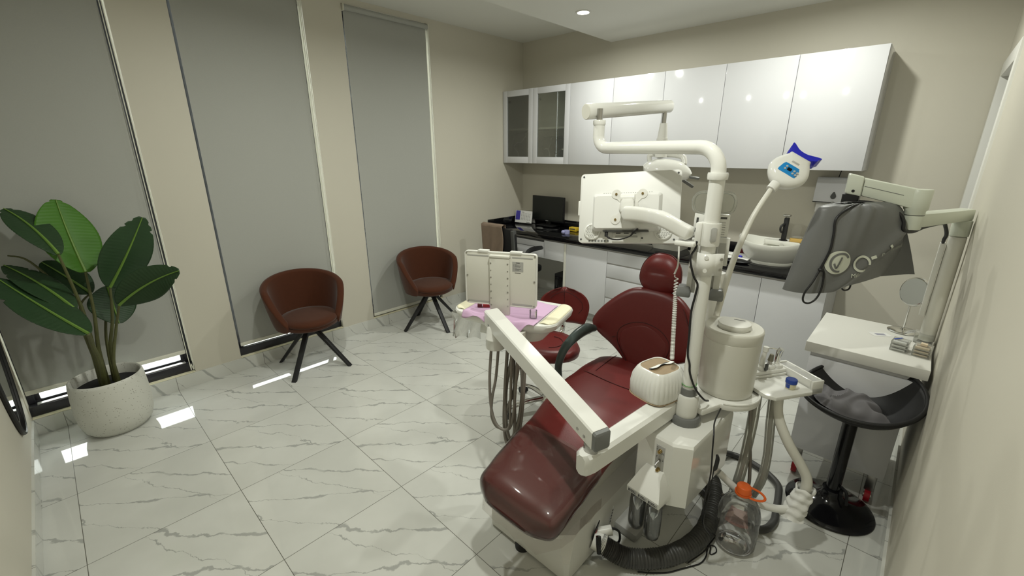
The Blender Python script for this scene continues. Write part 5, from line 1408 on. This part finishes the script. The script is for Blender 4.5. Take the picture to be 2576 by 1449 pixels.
# stickers bonded to the sloped side of the base
obj('switch_sticker', MB().prism([(0, 0), (.012, 0), (.034, .085), (.022, .045)], 0, .002, M=frame((3.0585, -2.475, .080), (0, 1, 0), (0, 0, 1))), M_['lgrey'], t, 0)
bt = MB()
for k in range(5): bt.box((.007 + k * .004, .010 + k * .013, .002), (.016 + k * .004, .019 + k * .013, .003), .002, M=frame((3.0585, -2.475, .080), (0, 1, 0), (0, 0, 1)))
obj('switch_button', bt, M_['black'], t)
obj('black_wedge', MB().prism([(0, 0), (.055, .055), (.012, -.060)], 0, .004, M=frame((3.0585, -2.615, .118), (0, 1, 0), (0, 0, 1))), M_['black'], t, 0)
obj('red_mark', MB().prism([(.014, .002), (.034, .022), (.030, .006)], .004, .0055, M=frame((3.0585, -2.615, .118), (0, 1, 0), (0, 0, 1))), M_['redp'], t, 0)
cd2 = [(3.356, -2.105, .668), (3.372, -2.24, .665), (3.398, -2.325, .66), (3.408, -2.345, .60), (3.418, -2.355, .50), (3.412, -2.352, .38), (3.410, -2.33, .24), (3.420, -2.22, .10), (3.425, -2.14, .02), (3.418, -2.20, .004), (3.43, -2.26, .004), (3.425, -2.31, .004), (3.40, -2.355, .004), (3.372, -2.40, .004), (3.34, -2.45, .004), (3.29, -2.50, .004), (3.245, -2.535, .004)]
t = thing('adapter_cord', 'thin black cord with an inline switch dropping from the shelf to the floor', 'cord', (3.4, -2.35, 0))
obj('cord_wire', MB().tube(cd2, .0030, 8, sub=8).tube([(3.418, -2.21, .02), (3.44, -2.18, .004), (3.455, -2.205, .004), (3.44, -2.235, .004), (3.425, -2.20, .012), (3.412, -2.25, .004), (3.385, -2.345, .005)], .0026, 6, sub=6), M_['black'], t)
obj('inline_switch', MB().tube([(3.426, -2.345, .592), (3.432, -2.348, .575), (3.430, -2.350, .535), (3.426, -2.352, .52)], [.004, .008, .008, .003], 10, sub=3), M_['black'], t)
obj('second_wire', MB().tube([(3.426, -2.352, .525), (3.424, -2.352, .40), (3.416, -2.335, .24), (3.422, -2.22, .09)], .0026, 6, sub=6), M_['black'], t)

t = thing('water_bottle', 'large clear water bottle with an orange cap on the floor', 'bottle', (3.492, -2.10, 0))
BC = V((3.494, -2.098, .0005))
pb = [(.004, .010), (.05, .008), (.062, .0), (.078, .006), (.086, .022), (.084, .04), (.087, .055), (.085, .07), (.088, .085), (.085, .10), (.0885, .115), (.086, .13), (.0865, .16), (.085, .185), (.078, .215), (.062, .245), (.042, .268), (.028, .281), (.024, .288), (.024, .300)]
obj('bottle_body', MB().lathe(pb, BC, 44, cap=False), M_['pvc'], t, 60)
cq = obj('bottle_cap', MB().lathe([(.004, .322), (.026, .322), (.029, .319), (.0295, .300), (.0305, .298), (.0305, .292), (.004, .292)][::-1], BC, 36, fn=lambda a, z: 1 + .012 * math.sin(a * 24)), M_['orange'], t, 50)
obj('carry_ring', MB().tube([BC + V((.052 + .052 * math.cos(a) - .022, .030 + .030 * math.sin(a) - .012, .286 + .004 * math.sin(a))) for a in [2 * PI * k / 24 for k in range(24)]], .0055, 8, flat=.7, closed=True).lathe([(.0255, .282), (.034, .282), (.034, .290), (.0255, .290)], BC, 30, cap=False), M_['orange'], t)
lr = MB(); ca = math.atan2(CAMP.y - BC.y, CAMP.x - BC.x)
lr.grid(lambda u, v: BC + V((math.cos(ca - .6 + 1.1 * u) * (.0872 - .030 * v ** 1.6), math.sin(ca - .6 + 1.1 * u) * (.0872 - .030 * v ** 1.6), .172 + .066 * v)), 16, 8)
obj('bottle_label', lr, glass_thin('sheer_red_label', (.80, .62, .60), .2, .4, (.25, (.60, .34, .31))), t, 60)

# ------------------------------------------------------------------ white cart and the things on it
t = thing('mobile_cart', 'white cabinet on red wheeled casters beside the right wall', 'cart', (3.76, -1.15, 0))
KX0, KX1, KY0, KY1 = 3.520, 3.985, -1.432, -.872
obj('cart_top', MB().box((KX0, KY0, .748), (KX1, KY1, .800), .003), M_['white_mat'], t, 30)
obj('cart_body', MB().box((3.545, KY0 + .024, .185), (3.945, KY1 + .01, .7475), .002), M_['cab'], t, 30)
obj('cart_door', MB().box((3.545, KY0 + .006, .187), (3.945, KY0 + .0235, .725), .0015), M_['cab'], t, 30)
for (x, y) in ((3.585, -1.365), (3.905, -1.365), (3.585, -.91), (3.905, -.91)):
    cst = obj('caster', MB().cyl((x - .012, y, .036), (x + .012, y, .036), .035, n=24), M_['redwheel'], t)
    obj('caster_fork', MB().box((x - .02, y - .012, .070), (x + .02, y + .03, .186), .003).cyl((x - .016, y, .036), (x + .016, y, .036), .015, n=16), M_['steel'], cst)
t = thing('table_mirror', 'small round chrome mirror on a stem standing on the white cart', 'mirror', (3.868, -.925, .8))
tb = V((3.868, -.940, .8005))
obj('mirror_foot', MB().lathe([(.01, 0), (.064, 0), (.066, .003), (.060, .007), (.012, .010), (.008, .020), (.004, .022)], tb, 44), M_['chrome'], t)
obj('mirror_stem', MB().cyl(tb + V((0, 0, .01)), tb + V((.0, 0, .148)), .0045, n=14), M_['chrome'], t)
mn = V((-.655, -.74, .16)).normalized(); MMr = axis_frame(tb + V((.005, 0, .222)), mn)
obj('mirror_rim', MB().lathe([(.066, -.012), (.073, -.010), (.076, 0), (.073, .010), (.066, .012)], (0, 0, 0), 48, M=MMr), M_['chrome'], t)
obj('mirror_face', MB().lathe([(.002, .0085), (.068, .0085), (.068, .0125), (.002, .0128)], (0, 0, 0), 48, M=MMr), M_['mirror'], t)
for k, (x, y, lab) in enumerate(((3.868, -1.245, 'clear stacked sample box with a blue stripe on the cart, left of the pair'), (3.948, -1.255, 'clear stacked sample box of cream pieces on the cart, right of the pair'))):
    t = thing('sample_box', lab, 'box', (x, y, .8), 'sample boxes on the cart')
    Mq = Matrix.Translation((x, y, .8005)) @ Matrix.Rotation(-.12, 4, 'Z')
    for i in range(3):
        lay = obj('box_layer', MB().box((-.032, -.036, i * .017), (.032, .036, i * .017 + .015), .002, M=Mq), M_['acrylic'], t, 30)
        obj('sample_strip', MB().box((-.026, -.030, i * .017 + .003), (.024, -.008, i * .017 + .012), .001, M=Mq).box((-.026, .002, i * .017 + .003), (.024, .026, i * .017 + .012), .001, M=Mq), M_['paper'] if k == 0 else M_['tooth'], lay, 0)
    if k == 0: obj('blue_stripe', MB().box((-.022, -.02, .0495), (-.014, .03, .0505), M=Mq @ Matrix.Rotation(-.5, 4, 'Z')), M_['bluelid'], t, 0)
    else: obj('cream_chip', MB().box((-.012, -.01, .0492), (.012, .012, .060), .001, M=Mq), M_['tooth'], t, 0)
t = thing('business_card', 'small card with a grey smudge print lying on the white cart', 'card', (3.79, -1.05, .8))
Mq = Matrix.Translation((3.785, -1.075, .8003)) @ Matrix.Rotation(.62, 4, 'Z')
obj('card', MB().box((-.045, -.027, 0), (.045, .027, .0006), M=Mq), M_['paper'], t, 0)
obj('card_print', MB().box((-.022, -.012, .0006), (.022, .012, .0009), M=Mq), mat('faint_violet_print', (.33, .33, .40), .6), t, 0)

# ------------------------------------------------------------------ microscope stand with bagged head
t = thing('microscope_stand', 'pale green jointed arm stand on a thick column beside the right wall', 'microscope stand', (3.95, -1.03, .8))
CB = V((3.960, -1.020, 0))
obj('clamp_base', MB().box((3.912, -1.085, .8005), (3.984, -.985, .842), .004), M_['acrylic'], t, 30)
obj('column', MB().lathe([(.02, .806), (.031, .806), (.031, 1.332), (.028, 1.335), (.02, 1.335)], CB, 40), M_['offwhite'], t)
obj('column_head', MB().lathe([(.02, 1.337), (.033, 1.337), (.034, 1.342), (.034, 1.408), (.03, 1.412), (.01, 1.412)], CB, 40).box((CB.x - .034, CB.y - .0, 1.355), (CB.x + .034, CB.y + .044, 1.411), .006), M_['mgreen'], t)
obj('cable_duct', MB().box((3.906, -1.036, .93), (3.926, -1.010, 1.300), .003), M_['white'], t, 30)
HUB = V((3.790, -1.415, 0))
l0, l1 = V((CB.x - .004, CB.y, 1.437)), V((HUB.x, HUB.y, 1.437)); ld = (l1 - l0).normalized(); ls = ld.cross(V((0, 0, 1)))
def lrow(s, h=.026, w=.03): return [l0 + ld * s + ls * a + V((0, 0, b)) for a, b in [(c[0] * 2 * w, c[1] * 2 * h) for c in rrect(1, 1, .12, 2)]]
LL = (l1 - l0).length
obj('lower_arm', MB().loft([lrow(-.026, .022, .022), lrow(-.018), lrow(LL - .02, .029, .032), lrow(LL)]), M_['mgreen'], t, 35)
hb = obj('arm_hub', MB().lathe([(.02, 1.400), (.032, 1.400), (.034, 1.405), (.034, 1.4595), (.033, 1.4605), (.034, 1.462), (.035, 1.478), (.041, 1.486), (.043, 1.562), (.040, 1.566), (.01, 1.567)], HUB, 44), M_['mgreen'], t)
obj('hub_joint', MB().lathe([(.030, 1.459), (.0345, 1.459), (.0345, 1.4615), (.03, 1.4615)], HUB, 40), M_['black'], t)
u0, u1 = V((HUB.x, HUB.y, 1.524)), V((3.560, -1.452, 1.578)); ud = (u1 - u0).normalized(); us = ud.cross(V((0, 0, 1))).normalized(); uu = us.cross(ud); LU = (u1 - u0).length
def urow(s, h=.038, w=.034): return [u0 + ud * s + us * a + V((0, 0, b)) for a, b in [(c[0] * 2 * w, c[1] * 2 * h) for c in rrect(1, 1, .12, 2)]]
ua = obj('upper_arm', MB().loft([urow(0, .042, .038), urow(.06, .040, .034), urow(LU - .045), urow(LU - .042, .037, .033)]), M_['mgreen'], t, 35)
obj('arm_groove', MB().box((0, 0, 0), (LU - .10, .002, .0025), M=frame(u0 + ud * .055 - us * .0345 + V((0, 0, .004)), ud, (0, 0, 1)) @ Matrix.Translation((0, 0, -.001))).box((0, 0, 0), (LU - .10, .0025, .0022), M=frame(u0 + ud * .055 + us * .0352 + V((0, 0, .004)), ud, (0, 0, 1))), M_['grey'], ua, 0)
obj('arm_head', MB().loft([urow(LU - .040, .036, .034), urow(LU - .036, .042, .038), urow(LU + .012, .043, .038), urow(LU + .018, .040, .034)]), M_['mgreen'], t, 35)
obj_each('head_screw', MB().cyl(u0 + ud * (LU - .008) - us * .037 + V((0, 0, -.025)), u0 + ud * (LU - .008) - us * .0395 + V((0, 0, -.025)), .006, n=14).cyl(u0 + ud * (LU - .008) + us * .037 + V((0, 0, -.025)), u0 + ud * (LU - .008) + us * .0395 + V((0, 0, -.025)), .006, n=14), M_['black'], t)
obj('head_mount', MB().loft([[(p[0], p[1], z) for p in rrect(.062, .062, .010, 3, 3.568, -1.452)] for z in (1.455, 1.535)]), M_['black'], t, 35)
obj('light_cable', MB().tube([(3.60, -1.485, 1.510), (3.68, -1.472, 1.500), (3.745, -1.465, 1.465), (3.765, -1.470, 1.435), (3.772, -1.465, 1.400), (3.80, -1.40, 1.388), (3.835, -1.30, 1.400), (3.890, -1.17, 1.406), (3.905, -1.12, 1.385), (3.917, -1.07, 1.345), (3.915, -1.05, 1.32), (3.915, -1.03, 1.298)], [.005, .006, .007, .007, .0075, .0075, .0075, .0075, .0075, .0075, .0075, .006], 10, sub=6), M_['black'], t)

# grey drawstring bag over the microscope head
t = thing('drawstring_bag', 'grey drawstring bag with pale lettering hanging from the jointed arm', 'bag', (3.66, -1.58, 1.12))
# front sheet: outline traced in the plane of the bag, with folds running down from the gathered neck
bA = V((3.579, -1.565, 1.505))
bx_ = V((.715, .69, .0)).normalized(); 
MBg = frame(bA, bx_, (0, 0, 1))              # local x right, y up, z to the camera
LEFT = [(-.035, .0), (-.118, -.012), (-.140, -.05), (-.165, -.15), (-.190, -.26), (-.215, -.385)]
RIGHT = [(.065, .004), (.17, .004), (.225, -.02), (.270, -.10), (.320, -.20), (.372, -.318)]
BOT = [(-.215, -.385), (-.150, -.390), (-.09, -.382), (.0, -.365), (.17, -.345), (.372, -.318)]
def interp(tab, s):
    n = len(tab) - 1; i = min(int(s * n), n - 1); k = s * n - i
    return (tab[i][0] + (tab[i + 1][0] - tab[i][0]) * k, tab[i][1] + (tab[i + 1][1] - tab[i][1]) * k)
def smoothtab(tab):
    P, _ = spline([V((a, b, 0)) for a, b in tab], [0] * len(tab), 6); return [(p.x, p.y) for p in P]
LEFTs, RIGHTs, BOTs = smoothtab(LEFT), smoothtab(RIGHT), smoothtab(BOT)
def fxy(u, v):
    l = interp(LEFTs, v); r = interp(RIGHTs, v); b = interp(BOTs, u)
    # bilinear side blend, corrected so that the lower edge follows its own curve
    x = l[0] * (1 - u) + r[0] * u; y = l[1] * (1 - u) + r[1] * u
    lb, rb = LEFTs[-1], RIGHTs[-1]
    x += v ** 2 * (b[0] - (lb[0] * (1 - u) + rb[0] * u)); y += v ** 2 * (b[1] - (lb[1] * (1 - u) + rb[1] * u))
    return x, y
def bz2(u, v):
    x, y = fxy(u, v); e = max(0.0, math.sin(PI * u)) ** .55
    bulge = .085 * e * math.sin(PI * min(1, .12 + v * .62)) 
    fold = .020 * math.sin((u + .12 * (u - .45) * (1 - v)) * 34 + 2 * math.sin(v * 3)) * math.exp(-v * 4.0) * math.exp(-((u - .47) / .30) ** 2) + .007 * math.sin(u * 12 + v * 5) * math.exp(-v * 1.4) + .004 * math.sin(u * 7 - v * 9)
    return x, y, bulge, fold * e
def front(u, v):
    x, y, b, f = bz2(u, v)
    # the stiff corner of what is inside makes a crease running down to the left
    d = (x - .265) * .693 + (y + .08) * -.72
    cr = 0.0 if d < 0 else -.006 * min(1, d / .03) - .36 * d
    cr += .016 * math.exp(-(d / .035) ** 2) if d < 0 else .016 * (1 - min(1, d / .05))
    return MBg @ V((x, y, b + f + cr))
def rear(u, v):
    x, y, b, f = bz2(u, v); return MBg @ V((x, y, -.8 * b - f))
obj('bag_front', MB().grid(front, 70, 60).grid(rear, 40, 40), M_['bag'], t, 80)
# gathered frill at the neck
fr = MB()
def frill(u, v):
    a = 2 * PI * u; r = .042 + .026 * v + .004 * math.sin(a * 9) * v
    return MBg @ V((.012 + math.cos(a) * r * 1.05, -.015 + .014 * v + .003 * math.sin(a * 5 + 1) * v, -.01 + math.sin(a) * r * .8))
fr.grid(frill, 60, 6, cu=True)
obj('gathered_neck', fr, M_['bag'], t, 80)
def onf(x, y, lift=.004):
    """point on the bag front above local (x, y)"""
    best = None
    u, v = .5, .5
    for _ in range(60):
        X, Y = fxy(u, v); ex, ey = x - X, y - Y
        if abs(ex) + abs(ey) < 1e-5: break
        h = 1e-3; X1, Y1 = fxy(min(1, u + h), v); X2, Y2 = fxy(u, min(1, v + h))
        a, b, c, d = (X1 - X) / h, (X2 - X) / h, (Y1 - Y) / h, (Y2 - Y) / h
        det = a * d - b * c
        if abs(det) < 1e-9: break
        u = max(0, min(.998, u + .8 * (d * ex - b * ey) / det)); v = max(0, min(.998, v + .8 * (-c * ex + a * ey) / det))
    return front(u, v) + MBg.to_3x3() @ V((0, 0, lift))
obj('dark_fold', MB().grid(lambda u, v: onf(.315 * (1 - u) * (1 - .0 * v) + u * (.300 - .37 * v) - .0 * u, 0, .003) if False else onf((.268 + .046 * v) * (1 - u) + (.250 - .255 * v) * u, (-.125 - .195 * v) * (1 - u) + (-.130 - .230 * v) * u, .0025), 30, 30), M_['bagd'], t, 80) if False else None
def strip(pts, w, lift=.0045):
    """printed stroke following the cloth"""
    m = MB(); P, _ = spline([V((a, b, 0)) for a, b in pts], [0] * len(pts), 6) if len(pts) > 2 else ([V((*pts[0], 0)).lerp(V((*pts[1], 0)), k / 6) for k in range(7)], None)
    rows = []
    for i, p in enumerate(P):
        tg = (P[min(i + 1, len(P) - 1)] - P[max(0, i - 1)]).normalized(); nn = V((-tg.y, tg.x, 0)) * w / 2
        rows.append((onf(p.x + nn.x, p.y + nn.y, lift), onf(p.x - nn.x, p.y - nn.y, lift)))
    vs = [q for r in rows for q in r]
    return m.add(vs, [[2 * i, 2 * i + 1, 2 * i + 3, 2 * i + 2] for i in range(len(rows) - 1)])
LX, LY = -.056, -.240
disc = MB(); nd = 40
disc.add([onf(LX, LY, .0045)] + [onf(LX + .051 * math.cos(2 * PI * k / nd), LY + .052 * math.sin(2 * PI * k / nd), .0045) for k in range(nd)] + [onf(LX + .03 * math.cos(2 * PI * k / nd), LY + .026 * math.sin(2 * PI * k / nd), .0045) for k in range(nd)],
         [[0, 1 + nd + k, 1 + nd + (k + 1) % nd] for k in range(nd)] + [[1 + nd + k, 1 + k, 1 + (k + 1) % nd, 1 + nd + (k + 1) % nd] for k in range(nd)])
obj('logo_disc', disc, M_['logo'], t, 80)
arcs = strip([(LX + .006 + .037 * math.cos(a), LY + .040 * math.sin(a)) for a in [math.radians(32 + 250 * k / 14) for k in range(15)]], .0085, .0058)
obj('logo_ring', arcs, M_['bag'], t, 80)
tick = strip([(LX - .018, LY - .004), (LX - .008, LY - .022), (LX - .002, LY - .018), (LX + .008, LY + .024)], .0075, .0060)
obj('logo_tick', tick, M_['bag'], t, 80)
lo = strip([(.048 + .031 * math.cos(a), -.246 + .031 * math.sin(a)) for a in [math.radians(-8 + 312 * k / 18) for k in range(19)]], .0095)
obj('logo_letter', lo, M_['logo'], t, 80)
obj('logo_letter', strip([(.083, -.222), (.103, -.214)], .013), M_['logo'], t, 80)
obj('logo_letter', strip([(.156, -.166), (.176, -.188)], .010), M_['logo'], t, 80)
def text_on(txt, x0, y0, h, slope, m, name, lift=.0055):
    cu = bpy.data.curves.new('lettering', 'FONT'); cu.body = txt; cu.size = h * 1.38; cu.space_character = 1.05
    to = bpy.data.objects.new('lettering', cu); COL.objects.link(to)
    dg = bpy.context.evaluated_depsgraph_get(); me = bpy.data.meshes.new_from_object(to.evaluated_get(dg))
    vs = []
    for v in me.vertices:
        vs.append(onf(x0 + v.co.x, y0 + v.co.y + slope * v.co.x, lift))
    fs = [list(p.vertices) for p in me.polygons]
    bpy.data.objects.remove(to); bpy.data.curves.remove(cu); bpy.data.meshes.remove(me)
    return obj(name, MB().add(vs, fs), m, t, 80)
text_on('Mik', .008, -.306, .018, .10, M_['logo'], 'lettering')
text_on('n & Technik', .122, -.214, .022, .15, M_['logod'], 'lettering')
# black drawstrings
ds = [MBg @ V((.0, .0, .05)), onf(-.040, -.012, .012), onf(-.088, -.055, .010), onf(-.092, -.12, .008), onf(-.098, -.19, .008), onf(-.118, -.275, .008)]
k0 = ds[-1]
loop = [k0, k0 + MBg.to_3x3() @ V((-.022, -.05, .004)), k0 + MBg.to_3x3() @ V((-.050, -.105, .006)), k0 + MBg.to_3x3() @ V((-.048, -.140, .006)), k0 + MBg.to_3x3() @ V((-.022, -.150, .006)), k0 + MBg.to_3x3() @ V((.006, -.130, .006)), k0 + MBg.to_3x3() @ V((.020, -.085, .006)), k0 + MBg.to_3x3() @ V((.018, -.02, .006)), k0 + MBg.to_3x3() @ V((.008, .004, .006))]
obj('drawstring', MB().tube(ds, .0048, 8, sub=6).tube(loop, .0040, 8, sub=6).ell(k0 + MBg.to_3x3() @ V((0, .002, .004)), (.010, .010, .008)), M_['black'], t, 60)
lp2 = [MBg @ V(p) for p in ((.040, -.352, .02), (.036, -.372, .02), (.052, -.385, .02), (.072, -.378, .02), (.075, -.352, .02))]
obj('drawstring', MB().tube(lp2, .0035, 8, sub=5), M_['black'], t, 60)

# ------------------------------------------------------------------ black bar stool and the cloth on it
t = thing('bar_stool', 'black bucket bar stool on a round trumpet base by the right wall', 'stool', (3.772, -1.535, 0))
SX, SY = 3.772, -1.535
obj('stool_base', MB().lathe([(.02, .001), (.184, .001), (.188, .006), (.184, .012), (.16, .022), (.11, .040), (.06, .062), (.045, .085), (.043, .11), (.02, .11)], (SX, SY, 0), 64), M_['black_gloss'], t, 60)
obj('column', MB().cyl((SX, SY, .10), (SX, SY, .56), .030, n=28), M_['black_gloss'], t, 60)
obj('height_lever', MB().tube([(SX + .03, SY - .01, .14), (SX + .055, SY - .03, .13), (SX + .065, SY - .045, .075)], .007, 8, sub=4), M_['black'], t)
SB = math.radians(66)
def bowl(a, s):
    """s: 0 centre .. 1 rim"""
    f = math.cos(a - SB)            # +1 towards the back rest
    r = .214 * s * (1 + .03 * math.cos(2 * a))
    rimz = .615 + .135 * (.5 + .5 * f) ** 1.5
    z = .560 + (rimz - .560) * max(0, (s - .45) / .55) ** 1.7 + .004 * s
    return V((SX + .005 + r * math.cos(a), SY - .02 + r * math.sin(a), z))
so = obj('seat_shell', MB().grid(lambda u, v: bowl(2 * PI * u, max(.01, v)), 72, 22, cu=True), M_['black_mat'], t, 80)
md = so.modifiers.new('Solidify', 'SOLIDIFY'); md.thickness = .012
obj('seat_rim', MB().tube([bowl(2 * PI * k / 72, 1.0) for k in range(72)], .008, 8, closed=True), M_['black_mat'], t, 60)
def heap(u, v):
    x = (u - .5) * 2; y = (v - .5) * 2
    r = max(abs(x), abs(y))
    px = SX - .025 + x * .125 + .012 * math.sin(y * 5) - .02 * y; py = SY - .03 + y * .118 + .012 * math.sin(x * 4)
    d = math.hypot(px - SX, py - SY)
    base = .566 + .05 * max(0, (d / .2 - .45) / .55) ** 1.7
    h = .055 * (1 - r ** 5) + .010 * math.sin(x * 5 + y * 3) * (1 - r ** 2) + .008 * math.sin(x * 11 - y * 6) * (1 - r ** 3) + .012 * (1 if (x - .4 * y) > -.35 else 0) * (1 - r ** 6)
    return V((px, py, base + max(0.004, h)))
hm = MB().grid(heap, 60, 60)
hm.grid(lambda u, v: heap(u, v) - V((0, 0, (heap(u, v).z - .568 - .05 * max(0, (math.hypot(heap(u, v).x - SX, heap(u, v).y - SY) / .2 - .45) / .55) ** 1.7) - .002)), 30, 30)
t = obj('folded_cloth', hm, M_['gcloth'], None, 80); tag(t, 'grey folded cloth lying in the black bar stool seat', 'cloth')
# ------------------------------------------------------------------ daylight, camera, view
wd = bpy.data.worlds.new('daylight'); S.world = wd; wd.use_nodes = True
bg = wd.node_tree.nodes['Background']; bg.inputs['Color'].default_value = (.93, 1.0, .95, 1); bg.inputs['Strength'].default_value = SKY
cam = bpy.data.cameras.new('camera'); co = bpy.data.objects.new('camera', cam); COL.objects.link(co)
F_, Y_, P_, R_ = 1089.27, .7563, .3075, -.0019
cam.sensor_width = 36; cam.lens = F_ / 2576 * 36; cam.clip_start = .02
fw = V((-math.sin(Y_) * math.cos(P_), math.cos(Y_) * math.cos(P_), -math.sin(P_))); rt = V((math.cos(Y_), math.sin(Y_), 0)); upv = rt.cross(fw)
r2 = rt * math.cos(R_) + upv * math.sin(R_); u2 = -rt * math.sin(R_) + upv * math.cos(R_)
Mc = Matrix.Identity(4)
for i in range(3): Mc[i][0], Mc[i][1], Mc[i][2], Mc[i][3] = r2[i], u2[i], -fw[i], (3.8145, -3.9186, 1.7227)[i]
co.matrix_world = Mc
S.camera = co
S.view_settings.view_transform = 'Standard'; S.view_settings.look = 'None'
S.view_settings.exposure = EXPO; S.view_settings.gamma = 1; S.view_settings.use_curve_mapping = False
S.cycles.max_bounces = 10; S.cycles.transparent_max_bounces = 24; S.cycles.caustics_refractive = False; S.cycles.sample_clamp_indirect = 6
